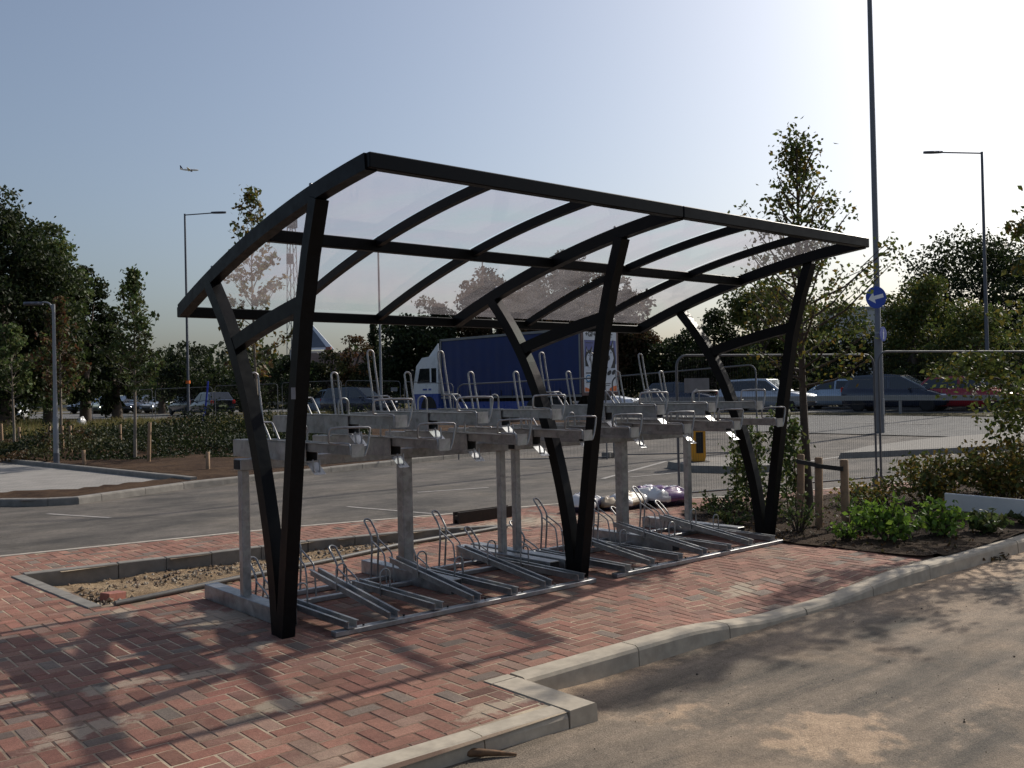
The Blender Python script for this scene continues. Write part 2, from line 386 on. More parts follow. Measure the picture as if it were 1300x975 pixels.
    def build(s, name, mat, parent=None):
        me = bpy.data.meshes.new(name); me.from_pydata(s.v, [], s.f)
        me.polygons.foreach_set('use_smooth', s.sm)
        mats = mat if isinstance(mat, (list, tuple)) else [mat]
        for m in mats: me.materials.append(m)
        if len(mats) > 1: me.polygons.foreach_set('material_index', s.mi)
        me.update()
        o = bpy.data.objects.new(name, me); C.objects.link(o)
        if parent is not None: o.parent = parent
        return o
def np_mesh(name, V, Fq, mat, parent=None, cols=None, attr='Col', smooth=False):
    me = bpy.data.meshes.new(name); k = Fq.shape[1]
    me.vertices.add(len(V)); me.vertices.foreach_set('co', np.asarray(V, np.float32).ravel())
    me.loops.add(Fq.size); me.loops.foreach_set('vertex_index', np.asarray(Fq, np.int32).ravel())
    me.polygons.add(len(Fq)); me.polygons.foreach_set('loop_start', np.arange(0, Fq.size, k, dtype=np.int32))
    me.polygons.foreach_set('use_smooth', np.full(len(Fq), smooth))
    if cols is not None:
        if cols.ndim == 1:
            a = me.attributes.new(attr, 'FLOAT', 'POINT'); a.data.foreach_set('value', cols.astype(np.float32))
        else:
            a = me.attributes.new(attr, 'FLOAT_COLOR', 'POINT')
            a.data.foreach_set('color', np.concatenate([cols, np.ones((len(cols), 1))], 1).astype(np.float32).ravel())
    me.materials.append(mat); me.update(calc_edges=True); me.validate()
    o = bpy.data.objects.new(name, me); C.objects.link(o)
    if parent is not None: o.parent = parent
    return o
def tag(o, label=None, cat=None, group=None, kind=None):
    if label: o['label'] = label
    if cat: o['category'] = cat
    if group: o['group'] = group
    if kind: o['kind'] = kind
    return o
def thing(name, label, cat, loc=(0, 0, 0), rz=0, group=None):
    o = bpy.data.objects.new(name, None); C.objects.link(o); o.empty_display_size = .2
    o.location = tuple(map(float, loc)); o.rotation_euler = (0, 0, rz)
    return tag(o, label, cat, group)
def struct(o, label=None): return tag(o, label, None, None, 'structure')
def copy_tree(o, parent=None):
    c = o.copy(); C.objects.link(c)
    if parent is not None: c.parent = parent
    for ch in list(o.children): copy_tree(ch, c)
    return c

# ------------------------------------------------------------------ world, sun, camera
SUN = Vector((4.32, .20, 2.94)).normalized()
w = bpy.data.worlds.new('World'); sc.world = w; w.use_nodes = True
nt = w.node_tree; bg = nt.nodes['Background']
sky = node(nt, 'ShaderNodeTexSky', sky_type='NISHITA'); sky.sun_disc = False
sky.sun_elevation = math.asin(SUN.z); sky.sun_rotation = math.atan2(SUN.x, SUN.y)
sky.air_density = 1.1; sky.dust_density = 3.4; sky.ozone_density = 4.0; sky.altitude = 30
hsv = node(nt, 'ShaderNodeHueSaturation'); hsv.inputs['Saturation'].default_value = .80; lk(nt, sky.outputs[0], hsv.inputs['Color'])
lk(nt, hsv.outputs[0], bg.inputs['Color']); bg.inputs['Strength'].default_value = .105
sun = bpy.data.lights.new('sun', 'SUN'); sun.energy = 3.9; sun.angle = R_(.53); sun.color = (1, .93, .82)
so = bpy.data.objects.new('sun', sun); C.objects.link(so); so.rotation_euler = SUN.to_track_quat('Z', 'Y').to_euler(); so.location = (20, 0, 20)
cam = bpy.data.cameras.new('camera'); cam.sensor_width = 36; cam.lens = FPX/1300*36; cam.clip_end = 9000; cam.clip_start = .05
co = bpy.data.objects.new('camera', cam); C.objects.link(co)
mw = Matrix.Identity(4)
for i, vec in enumerate((RV, UV, -FV)):
    vec = vec/np.linalg.norm(vec)
    for j in range(3): mw[j][i] = vec[j]
mw.translation = Vector(CAM); co.matrix_world = mw; sc.camera = co
sc.view_settings.view_transform = 'Standard'; sc.view_settings.look = 'None'; sc.view_settings.gamma = 1; sc.view_settings.use_curve_mapping = False
sc.view_settings.exposure = 0.10
sc.render.engine = 'CYCLES'; sc.cycles.use_denoising = True; sc.cycles.transparent_max_bounces = 16; sc.cycles.max_bounces = 7
sc.cycles.sample_clamp_indirect = 6

# ------------------------------------------------------------------ value noise for meshes
_T = rng.random((256, 256))
def vnoise(x, y):
    x = np.asarray(x, float); y = np.asarray(y, float); xi = np.floor(x).astype(int); yi = np.floor(y).astype(int); fx = x-xi; fy = y-yi
    fx = fx*fx*(3-2*fx); fy = fy*fy*(3-2*fy); g = lambda a, b: _T[a % 256, b % 256]
    return (g(xi, yi)*(1-fx)+g(xi+1, yi)*fx)*(1-fy)+(g(xi, yi+1)*(1-fx)+g(xi+1, yi+1)*fx)*fy
def fbm(x, y, o=4): return sum(vnoise(x*2**k+17*k, y*2**k+5*k)*.5**k for k in range(o))/sum(.5**k for k in range(o))
def sstep(a, b, x): t = np.clip((np.asarray(x, float)-a)/(b-a), 0, 1); return t*t*(3-2*t)
def inpoly(x, y, poly):
    x = np.asarray(x, float); y = np.asarray(y, float); r = np.zeros(x.shape, bool); n = len(poly)
    for i in range(n):
        x1, y1 = poly[i]; x2, y2 = poly[(i+1) % n]
        c = ((y1 > y) != (y2 > y)) & (x < (x2-x1)*(y-y1)/((y2-y1) or 1e-12)+x1); r ^= c
    return r
def dip(x, y): return -.075*(sstep(1.9, 3.0, x)-sstep(3.5, 5.0, x))*sstep(-.7, -1.7, y)

# ------------------------------------------------------------------ ground and roads
def grid_ld(name, lats, deps, zfun, mat, keep=None):
    La, De = np.meshgrid(lats, deps); X = CAM[0]+FH[0]*De+RH[0]*La; Y = CAM[1]+FH[1]*De+RH[1]*La
    Z = zfun(X, Y, De); V = np.stack([X.ravel(), Y.ravel(), Z.ravel()], 1); nl = len(lats)
    i, j = np.meshgrid(np.arange(nl-1), np.arange(len(deps)-1)); a = (j*nl+i).ravel()
    Fq = np.stack([a, a+1, a+1+nl, a+nl], 1)
    if keep is not None:
        c = V[Fq].mean(1); Fq = Fq[keep(c[:, 0], c[:, 1])]
    return np_mesh(name, V, Fq, mat)
gzv = lambda d: np.interp(d, [0, 24, 38, 60, 200], [0, 0, .33, .5, .6])
struct(grid_ld('ground', np.array([-3000, -400, -120, -60, -30, 0, 30, 60, 120, 400, 3000.]),
       np.array([-300, -20, 0, 10, 20, 24, 26, 38, 60, 200, 3500.]),
       lambda X, Y, D: gzv(D)-np.interp(D, [20, 26], [.2, .06]), M['ground']))
NEAR = [(-15, 5.6), (-.6, 5.18), (2.6, 4.75), (4.4, 4.28), (6.1, 3.96), (7.6, 3.1), (8.4, 2.6), (11, 1.85), (14.4, 1.05), (40, -5)]
nearY = lambda x: np.interp(x, [p[0] for p in NEAR], [p[1] for p in NEAR])
struct(grid_ld('back_road', np.arange(-34, 40, .5), np.concatenate([np.arange(8, 24, .4), [24, 26, 28, 30, 32, 34, 36, 38, 40, 45, 50]]),
       lambda X, Y, D: gzv(D)-.03+.0*X, M['back_road'], keep=lambda x, y: y > nearY(x)-.7))
# far carriageway, paler, crossing behind everything
BA, BB = np.array([8.16, 45.]), np.array([18.7, 36.3]); BD = (BB-BA)/np.linalg.norm(BB-BA); BN = np.array([-BD[1], BD[0]])
if BN[1] < 0: BN = -BN
def along(t, off, z=None):
    q = BA+BD*t+BN*off; return LD(q[0], q[1], z)
def strip(name, ts, o0, o1, dz, mat):
    m = MB(); vs = []
    for t in ts:
        for o in (o0, o1): q = along(t, o); vs.append((q[0], q[1], q[2]+dz))
    m.add(vs, [(2*i, 2*i+2, 2*i+3, 2*i+1) for i in range(len(ts)-1)])
    return struct(m.build(name, mat))
ts = list(np.arange(-80, 44, 2.0))
strip('verge', ts, -1.4, 1.1, .012, M['ground'])
strip('far_road', ts, -11.5, -1.4, -.006, M['far_road'])
strip('carriageway', ts, 1.1, 9.5, .008, M['far_road'])

# front road: fine sheet with sand blown over it
xs = np.concatenate([np.arange(-14, -1.2, .4), np.arange(-1.2, 9, .05), np.arange(9, 24, .5)])
ys = np.concatenate([np.arange(-16, -5, .5), np.arange(-5, -1.6, .05)])
X, Y = np.meshgrid(xs, ys); nl = len(xs)
S = .10+0*X
blob = lambda cx, cy, rx, ry, amp: amp*np.clip(1-np.hypot((X-cx)/rx, (Y-cy)/ry), 0, 1)**.7
n0 = fbm(X*2.2, Y*2.2, 5); n1 = fbm(X*7, Y*7, 4)
S += 1.7*np.clip(blob(1.25, -3.3, .55, .42, 1)*1.9*(fbm(X*13, Y*13, 4)*1.25)-.42, 0, 1)
S += .9*np.clip(blob(.9, -2.55, .5, .16, 1)*1.7*(fbm(X*11+5, Y*11, 4)*1.25)-.45, 0, 1)
S += blob(.75, -2.75, 1.0, .5, .30)+blob(6.2, -2.2, 1.6, .4, .7)+blob(.75, -1.95, 1.1, .22, .45)+blob(1.5, -3.9, 1.8, .8, .22)+blob(5, -2.1, 1.5, .2, .4)
S += .35*np.exp(-((Y+1.93)/.09)**2)*sstep(.4, .9, X)*(n0*1.6)
S += .22*(n0-.5)
wet = blob(-.1, -2.75, .9, .5, .5)*n0+blob(2.9, -2.7, 1.6, .45, .25)*n0
S -= wet
S -= .5*blob(.15, -2.9, .9, .55, 1)*(n0*1.6)
Zr = -.12+.042*sstep(1.1, .1, X)+.012*(fbm(X*.7, Y*.7)-.5)+0.006*np.clip(S-.5, 0, 1)
i, j = np.meshgrid(np.arange(nl-1), np.arange(len(ys)-1)); a = (j*nl+i).ravel()
struct(np_mesh('front_road', np.stack([X.ravel(), Y.ravel(), Zr.ravel()], 1), np.stack([a, a+1, a+1+nl, a+nl], 1), M['front_road'], cols=np.clip(S, 0, 1).ravel(), attr='Sand', smooth=True))

# block paving, 90-degree herringbone, every block modelled
PAV = [(-9, -2.40), (.47, -2.40), (.47, -1.78), (5.62, -1.80), (5.55, -.1), (5.65, .5), (6.6, 1.85), (7.5, 2.05), (9.5, 1.35), (12.5, .55), (15, .0), (15, 1.0), (11, 1.88), (8.4, 2.65), (7.6, 3.05), (6.1, 3.9), (4.4, 4.22), (2.6, 4.70), (-.6, 5.12), (-9, 5.45)]
BED = [(-.70, 3.78), (-.59, 1.86), (.24, 1.97), (2.04, 2.38), (3.4, 2.62), (4.35, 2.73), (3.63, 3.15), (2.08, 3.52), (1.02, 3.60), (.12, 3.70)]
BL = .1; gap = .0036
blocks = []
for gy in range(-26, 57):
    for gx in range(-92, 152):
        k = (gx-gy) % 4
        x, y = gx*BL, gy*BL
        if k == 0: blocks.append((x, y, 2*BL, BL))
        elif k == 3: blocks.append((x, y, BL, 2*BL))
Bk = np.array(blocks); cx = Bk[:, 0]+Bk[:, 2]/2; cy = Bk[:, 1]+Bk[:, 3]/2
keep = inpoly(cx, cy, PAV) & ~inpoly(cx, cy, BED)
for ax in (0, 1):
    for ay in (0, 1): keep &= ~inpoly(Bk[:, 0]+Bk[:, 2]*ax, Bk[:, 1]+Bk[:, 3]*ay, BED)
Bk = Bk[keep]; n = len(Bk)
g = gap*(.6+.9*rng.random(n)); x0 = Bk[:, 0]+g; x1 = Bk[:, 0]+Bk[:, 2]-g; y0 = Bk[:, 1]+g; y1 = Bk[:, 1]+Bk[:, 3]-g
ylo = np.where(cx[keep] < .45, -2.235, np.where(cx[keep] < 5.7, -1.725, -9)); y0 = np.maximum(y0, ylo)
cl_ = (cy[keep] < -1.70) & (cx[keep] < .6); x1 = np.where(cl_, np.minimum(x1, .327), x1)
ok = (y1-y0 > .015) & (x1-x0 > .015); Bk, x0, x1, y0, y1, g = Bk[ok], x0[ok], x1[ok], y0[ok], y1[ok], g[ok]; n = len(Bk)
ch = .005; zt = .0006*rng.standard_normal(n); tx = .0028*rng.standard_normal(n); ty = .0028*rng.standard_normal(n)
V = []
def ring(o, z):
    for sx, sy in ((0, 0), (1, 0), (1, 1), (0, 1)):
        xx = np.where(sx, x1-o, x0+o); yy = np.where(sy, y1-o, y0+o)
        zz = z+zt+(xx-(x0+x1)/2)*tx+(yy-(y0+y1)/2)*ty+dip(xx, yy)
        V.append(np.stack([xx, yy, zz], 1))
ring(0, -.03); ring(0, -ch*.7); ring(ch, 0)
V = np.stack(V, 1)      # n,12,3
fq = []
for r_ in (0, 4):
    for q in range(4): fq.append([r_+q, r_+(q+1) % 4, r_+4+(q+1) % 4, r_+4+q])
fq.append([8, 9, 10, 11]); fq = np.array(fq)
Fq = (np.arange(n)[:, None, None]*12+fq[None]).reshape(-1, 4)
pal = np.array([(.33, .135, .098), (.29, .105, .078), (.36, .17, .125), (.27, .125, .10), (.31, .19, .15), (.20, .165, .145), (.155, .135, .12)])
zone = fbm(Bk[:, 0]*.5, Bk[:, 1]*.5, 3)
pk = rng.choice(7, n, p=[.32, .22, .19, .15, .05, .045, .025])
pal = pal*.68+np.array([(.285, .155, .12)])*.32
pal = pal*np.array([1.0, 1.05, 1.0])
cl = pal[pk]*(1+.14*rng.standard_normal((n, 1)))*(.9+.25*zone[:, None])
struct(np_mesh('paving', V.reshape(-1, 3), Fq, M['paving'], cols=np.repeat(np.clip(cl, .02, .8), 12, 0)))
# sand bed under the blocks showing in the joints (sheet follows the dropped kerb)
def sheet(name, poly, holes, step, zf, mat, x0, x1, y0, y1):
    X, Y = np.meshgrid(np.arange(x0, x1+step, step), np.arange(y0, y1+step, step)); nl = X.shape[1]
    V = np.stack([X.ravel(), Y.ravel(), zf(X, Y).ravel()], 1)
    i, j = np.meshgrid(np.arange(nl-1), np.arange(X.shape[0]-1)); a = (j*nl+i).ravel(); F_ = np.stack([a, a+1, a+1+nl, a+nl], 1)
    c = V[F_].mean(1); k = inpoly(c[:, 0], c[:, 1], poly)
    for h in holes: k &= ~inpoly(c[:, 0], c[:, 1], h)
    return np_mesh(name, V, F_[k], mat, smooth=True)
struct(sheet('joint_sand', PAV, [BED], .1, lambda x, y: -.0026+dip(x, y), M['joint'], -9, 15, -2.4, 5.5))

# kerbs ------------------------------------------------------------
def kerb_run(name, pts, wid, top, bot, mat, seglen=.92, side=1, zf=None, rad=.03):
    """kerbstones along a polyline; the face is on the 'side' of travel"""
    m = MB(); P_ = [np.array(p, float) for p in pts]
    L = [0]
    for a, b in zip(P_, P_[1:]): L.append(L[-1]+np.linalg.norm(b-a))
    def pos(s):
        s = min(max(s, 0), L[-1]); i = max(0, min(len(P_)-2, int(np.searchsorted(L, s, 'right'))-1))
        t = (s-L[i])/(L[i+1]-L[i]); d = (P_[i+1]-P_[i])/(L[i+1]-L[i]); return P_[i]+(P_[i+1]-P_[i])*t, d
    s = 0
    while s < L[-1]-.05:
        e = min(s+seglen*(.97+.06*random.random()), L[-1]); ns = max(2, int((e-s)/.23)+1); rings = []
        jz = random.uniform(-.003, .003); jo = random.uniform(-.003, .003)
        for k in range(ns+1):
            ss = s+.004+(e-s-.008)*k/ns; p, d = pos(ss); nn = np.array([d[1], -d[0]])*side
            z = (zf(*p) if zf else 0)+jz
            prof = [(-wid, bot), (-wid, top+z), (-rad, top+z), (-rad*.3, top+z-rad*.35), (0, top+z-rad), (.012, bot)]
            rings.append([(p[0]+nn[0]*(q+jo), p[1]+nn[1]*(q+jo), zz) for q, zz in prof])
        vs = [v for r in rings for v in r]; np_ = 6; fs = []
        for k in range(ns):
            for q in range(np_-1): fs.append((k*np_+q, k*np_+q+1, (k+1)*np_+q+1, (k+1)*np_+q))
        fs += [tuple(range(np_)), tuple(ns*np_+q for q in range(np_))[::-1]]
        m.add(vs, fs); s = e
    return struct(m.build(name, mat))
kerb_run('kerb', [(-10, -2.36), (-.8, -2.36), (.325, -2.41)], .13, .004, -.3, M['concrete'], .9, 1)
kerb_run('kerb', [(.525, -1.86), (3.1, -1.86), (4.75, -1.90), (7.2, -1.94), (22, -2.1)], .14, .006, -.3, M['concrete'], .92, 1, zf=lambda x, y: float(dip(x, -1.8)))
kerb_run('kerb', [(.52, -2.415), (.52, -1.72)], .19, .005, -.3, M['concrete'], .62, 1, rad=.015)
# edging of the gravel bed
m = MB()
for a, b in zip(BED[5:]+BED[:1], BED[6:]+BED[:2]):
    d = np.array(b)-np.array(a); L = np.linalg.norm(d); d /= L; nn = np.array([-d[1], d[0]])*.06
    nseg = max(1, round(L/.6))
    for k in range(nseg):
        p = np.array(a)+d*(L*k/nseg+.003); q = np.array(a)+d*(L*(k+1)/nseg-.003)
        sgn = -1
        m.bar((*(p+nn*sgn), -.115+random.uniform(-.002, .002)), (*(q+nn*sgn), -.115), .11, .25, bev=.006)
struct(m.build('kerb', M['concrete_dark']))  # darker concrete puts the shade of the riser into its colour
m = MB()
for a, b in zip(NEAR[:8], NEAR[1:9]):
    a = np.array(a); b = np.array(b)
    m.bar((a[0], a[1]-.03, -.06), (b[0], b[1]-.03, -.06), .09, .13)
struct(m.build('edging', M['edging']))
# gravel and sand inside the bed
def bedz(x, y):
    yf = np.interp(x, [-.7, .24, 2.04, 3.4, 4.4], [1.84, 1.95, 2.36, 2.6, 2.72])
    return -.135+.07*sstep(1.5, .0, y-yf)+.10*(fbm(x*1.6, y*1.6, 4)-.4)+.05*(fbm(x*9, y*9, 4)-.5)
struct(sheet('terrain', [(p[0]*1.0, p[1]) for p in [(-.74, 3.83), (-.63, 1.80), (.24, 1.92), (2.04, 2.33), (3.4, 2.57), (4.4, 2.72), (3.66, 3.2), (2.1, 3.57), (1.0, 3.65)]], [], .03, bedz, M['sand'], -.8, 4.5, 1.7, 3.9), 'sandy gravel bed')
# pebbles
N = 3600; px = rng.uniform(-.65, 4.2, N); py = rng.uniform(1.9, 3.7, N)
dens = fbm(px*2.0+9, py*2.0, 3)
k = inpoly(px, py, BED) & (dens+.25*rng.random(N) > .52); px, py = px[k], py[k]; n = len(px)
oct_ = np.array([(1, 0, 0), (0, 1, 0), (-1, 0, 0), (0, -1, 0), (0, 0, 1), (0, 0, -.6)]); of = np.array([(0, 1, 4), (1, 2, 4), (2, 3, 4), (3, 0, 4), (1, 0, 5), (2, 1, 5), (3, 2, 5), (0, 3, 5)])
rr = rng.uniform(.006, .022, n)*np.where(rng.random(n) < .08, 1.7, 1); th = rng.uniform(0, 6.28, n); ct, st = np.cos(th), np.sin(th)
ov = oct_[None]*rr[:, None, None]*rng.uniform(.6, 1.25, (n, 6, 1))
V = np.stack([ov[:, :, 0]*ct[:, None]-ov[:, :, 1]*st[:, None]+px[:, None], ov[:, :, 0]*st[:, None]+ov[:, :, 1]*ct[:, None]+py[:, None], ov[:, :, 2]*.8+bedz(px, py)[:, None]+rr[:, None]*.3], 2)
pc = np.array([(.22, .17, .12), (.32, .26, .19), (.12, .09, .07), (.40, .34, .27), (.18, .12, .08)])[rng.integers(0, 5, n)]*rng.uniform(.7, 1.2, (n, 1))
M['pebble'] = m_attr('pebbles', 'Col', .85, 0, .3, 60)
tag(np_mesh('gravel', V.reshape(-1, 3), (np.arange(n)[:, None, None]*6+of[None]).reshape(-1, 3), M['pebble'], cols=np.repeat(pc, 6, 0)), 'loose brown gravel in the unplanted bed', 'gravel', kind='stuff')
# grit on the front road
N = 240; px = rng.uniform(-.6, 6, N); py = rng.uniform(-4.2, -1.95, N); n = N; rr = rng.uniform(.0015, .0048, n)*np.where(rng.random(n) < .05, 2.2, 1)
ov = oct_[None]*rr[:, None, None]*rng.uniform(.6, 1.25, (n, 6, 1)); V = ov+np.stack([px, py, -.117+.042*sstep(1.1, .1, px)], 1)[:, None, :]
pc = np.array([(.05, .04, .035), (.16, .12, .085), (.09, .07, .05)])[rng.integers(0, 3, n)]
tag(np_mesh('grit', V.reshape(-1, 3), (np.arange(n)[:, None, None]*6+of[None]).reshape(-1, 3), M['pebble'], cols=np.repeat(pc, 6, 0)), 'small dark stones scattered over the dusty front road', 'grit', kind='stuff')
# right-hand soil bed
def soilz(x, y): return -.015+.10*sstep(0, .9, y+1.75)*0+.06*fbm(x*1.5, y*1.5, 4)+.03*(fbm(x*8, y*8, 3)-.5)
struct(sheet('soil', [(5.45, -1.78), (5.38, -.1), (5.5, .55), (6.5, 1.95), (7.5, 2.15), (9.5, 1.45), (12.5, .65), (22, -1.5), (22, -1.98), (7.2, -1.82)], [], .07, soilz, M['soil'], 5.3, 22, -2.1, 2.2))
# left: pale parking bay, mulch bed with kerbs
bay = [G(-60, 582), G(0, 583.5), G(120, 595), G(238, 608), G(120, 622), G(0, 629), G(-60, 631)]
m = MB(); m.add([(p[0], p[1], .0) for p in bay], [tuple(range(len(bay)))[::-1]]); struct(m.build('pavement', M['light_paving']))
K2 = [G(-80, 636, .08), G(0, 634, .08), G(50, 634, .08), G(100, 631.5, .08), G(170, 622, .08), G(240, 612.5, .08), G(330, 603, .08), G(450, 590, .08), G(592, 575, .08), G(650, 569, .08), G(690, 562, .08), G(705, 554, .08)]
K2 = [(p[0], p[1]) for p in K2]
kerb_run('kerb', K2, .13, .09, -.2, M['concrete_dark'], .92, 1)
K1 = [(p[0], p[1]) for p in (G(-80, 573, .1), G(0, 582, .1), G(120, 593.5, .1), G(242, 606, .1))]
kerb_run('kerb', K1, .13, .1, -.2, M['concrete_dark'], .92, 1)
m = MB()      # mulch sheets follow the ground; rows by depth
left = np.arange(-34, 3, .6); dl = np.concatenate([np.arange(13, 24, .5), np.arange(24, 42, 1.5)])
kp = [(q[0]-.02, q[1]+.17) for q in K2]+[tuple(LD(4.2, 30)[:2]), tuple(LD(3.5, 39)[:2]), tuple(LD(-36, 39)[:2]), tuple(LD(-36, 20)[:2])]
bayp = [(p[0], p[1]) for p in bay]
struct(grid_ld('mulch', np.arange(-34, 6, .25), np.concatenate([np.arange(11, 24, .25), np.arange(24, 39.5, .5)]),
       lambda X, Y, D: gzv(D)+.055+.05*(fbm(X*1.5, Y*1.5)-.5), M['mulch'], keep=lambda x, y: inpoly(x, y, kp) & ~inpoly(x, y, bayp)))
# worn white lines on the back road
m = MB()
def line(a, b, w=.10):
    a = np.array(a[:2]); b = np.array(b[:2]); d = (b-a)/np.linalg.norm(b-a); nn = np.array([-d[1], d[0]])*w/2
    zz = lambda p: gxy(*p)-.0245
    q = [a-nn, b-nn, b+nn, a+nn]; m.add([(p[0], p[1], zz(p)) for p in q], [(0, 1, 2, 3)])
line(G(441, 641), G(577, 652), .07); line(G(530, 623), G(620, 617), .09); line(G(765, 606), G(846, 584), .10); line(G(800, 604), G(930, 592), .08); line(G(60, 650), G(140, 655), .08)
line(G(985, 590), G(1090, 575), .12)
struct(m.build('road_marking', M['line_white']))
m = MB()
for t0 in np.arange(-60, 40, 7.0):
    a, b = along(t0, -6.4), along(t0+3, -6.4); a2, b2 = along(t0, -6.25), along(t0+3, -6.25)
    m.add([(*a[:2], a[2]+.004), (*b[:2], b[2]+.004), (*b2[:2], b2[2]+.004), (*a2[:2], a2[2]+.004)], [(0, 1, 2, 3)])
struct(m.build('road_marking', M['line_white']))
# raised traffic islands on the back road
def island(name, pts, h):
    m = MB(); c = np.mean([p[:2] for p in pts], 0); zz = [gxy(p[0], p[1]) for p in pts]; n = len(pts)
    lo = [(p[0], p[1], z-.1) for p, z in zip(pts, zz)]; hi = [(p[0]+(c[0]-p[0])*.03, p[1]+(c[1]-p[1])*.03, z-.03+h) for p, z in zip(pts, zz)]
    m.add(lo+hi, [tuple(range(n, 2*n))]+[(i, (i+1) % n, n+(i+1) % n, n+i) for i in range(n)])
    return struct(m.build(name, M['concrete_dark']))
island('kerb_island', [G(u, v) for u, v in ((846, 592), (875, 597.5), (930, 599), (985, 597), (1010, 592), (985, 588), (920, 586), (870, 587))], .13)
island('kerb_island', [G(u, v) for u, v in ((1062, 581), (1110, 579), (1200, 575), (1320, 568), (1420, 556), (1320, 553), (1180, 562), (1100, 571))], .13)

# ------------------------------------------------------------------ the cycle shelter
L = 2.761
def arch(y): s = y+1.16; return 2.935-.085*s-.05*s*s
shelter = thing('bike_shelter', 'long black steel cycle shelter with curved clear roof and three V shaped frames', 'shelter')
ya = np.linspace(-1.20, 1.63, 25)
rear = [(.045, 0), (.075, .3), (.12, .58), (.26, 1.1), (.46, 1.62), (.655, 1.96), (.84, 2.215), (1.06, 2.46)]
rs_ = []
for a, b in zip(rear, rear[1:]):
    for t in (0, .33, .66): rs_.append((a[0]+(b[0]-a[0])*t, a[1]+(b[1]-a[1])*t))
rs_.append(rear[-1])
for _ in range(3): rs_ = [rs_[0]]+[((rs_[i-1][0]+2*rs_[i][0]+rs_[i+1][0])/4, (rs_[i-1][1]+2*rs_[i][1]+rs_[i+1][1])/4) for i in range(1, len(rs_)-1)]+[rs_[-1]]
for k in range(3):
    x = k*L
    xa = x-(.045 if k == 2 else 0); MB().sweep([(xa, y, arch(y)) for y in ya], .08, .10).build('roof_arch', M['black'], shelter)
    f = [(-.03, 0), (-.12, .6), (-.235, 1.36), (-.37, 2.1), (-.48, 2.5), (-.60, 2.83)]
    m = MB().sweep([(x-.002, a, b) for a, b in f], .095, .09)
    m.build('front_leg', M['black'], shelter)
    MB().sweep([(x+.004, a, b) for a, b in rs_], .09, .10).build('rear_leg', M['black'], shelter)
    br = [(y, 1.985+(y-.64)*(-.205)-.055*((y-.64)*(y+.38))) for y in np.linspace(.64, -.37, 9)]
    MB().sweep([(x, a, b) for a, b in br], .075, .10).build('cross_brace', M['black'], shelter)
    for yy in (-.55, .98):
        for dx in (-.05, .05): MB().lathe([(.011, 0), (.011, .014), (.006, .018)], 8, 'z', (x+dx*.6, yy, arch(yy)+.050)).build('bolt', M['galv'], shelter)
for b in range(2):
    for k in (1, 2):
        x = b*L+k*L/3
        MB().sweep([(x, y, arch(y)+.004) for y in ya], .045, .065).build('rafter', M['black'], shelter)
    x0, x1 = b*L, (b+1)*L
    MB().bar((x0-.03 if b == 0 else x0+.004, -1.205, arch(-1.2)+.004), (x1-.004 if b == 0 else x1-.005, -1.205, arch(-1.2)+.004), .07, .092, bev=.006).build('front_beam', M['black'], shelter)
    MB().bar((x0-.03 if b == 0 else x0+.004, 1.655, arch(1.655)), (x1-.004 if b == 0 else x1-.01, 1.655, arch(1.655)), .07, .085, bev=.006).build('rear_beam', M['black'], shelter)
    MB().bar((x0+.045, .21, arch(.21)-.008), (x1-.045, .21, arch(.21)-.008), .07, .085, bev=.006).build('purlin', M['black'], shelter)
    for k in range(3):
        a0, a1 = x0+k*L/3+.012, x0+(k+1)*L/3-.012; m = MB(); yy = np.linspace(-1.17, 1.61, 22); vs = []
        for y in yy:
            sag = .004*math.sin(y*3+k)
            for x in (a0, a1): vs.append((x, y, arch(y)+.047+sag))
            for x in (a0, a1): vs.append((x, y, arch(y)+.051+sag))
        fs = []
        for i in range(len(yy)-1):
            q = 4*i; fs.append((q+2, q+3, q+7, q+6))
        m.add(vs, fs, True).build('roof_panel', M['polycarb'], shelter)
MB().box((-.0665, -.335, 1.62), (.003, .055, .075)).build('label_plate', M['poster_grey'], shelter).parent = shelter

# ------------------------------------------------------------------ two-tier racks
def U(m, pts, wx, r, n=8):
    """two rods following pts (y,z), joined by a rounded arc across x at the last point"""
    y1, z1 = pts[-1]; y0, z0 = pts[-2]; d = np.array([y1-y0, z1-z0]); d = d/np.linalg.norm(d)
    path = [(-wx/2, y, z) for y, z in pts]
    for a in np.linspace(0, math.pi, 9)[1:-1]:
        path.append((-wx/2*math.cos(a), y1+d[0]*wx/2*math.sin(a), z1+d[1]*wx/2*math.sin(a)))
    path += [(wx/2, y, z) for y, z in pts[::-1]]
    return m.tube(path, r, n)
def smooth_path(p, it=2):
    p = [np.array(q, float) for q in p]
    for _ in range(it):
        o = [p[0]]
        for a, b in zip(p, p[1:]): o += [a*.75+b*.25, a*.25+b*.75]
        p = o+[p[-1]]
    return [tuple(q) for q in p]
def channel(m, y0, z0, y1, z1, w, h, t=.006):
    a = Vector((0, y0, z0)); b = Vector((0, y1, z1)); d = (b-a).normalized(); up = Vector((1, 0, 0)).cross(d)
    if up.z < 0: up = -up
    for sx in (-1, 1):
        o = Vector((sx*(w/2-t/2), 0, 0)); m.bar(a+o+up*h/2, b+o+up*h/2, t, h, up)
        l = Vector((sx*(w/2+.006), 0, 0)); m.bar(a+l+up*(h-.003), b+l+up*(h-.003), .016, t, up)
    m.bar(a+up*t/2, b+up*t/2, w-2*t-.002, t, up)
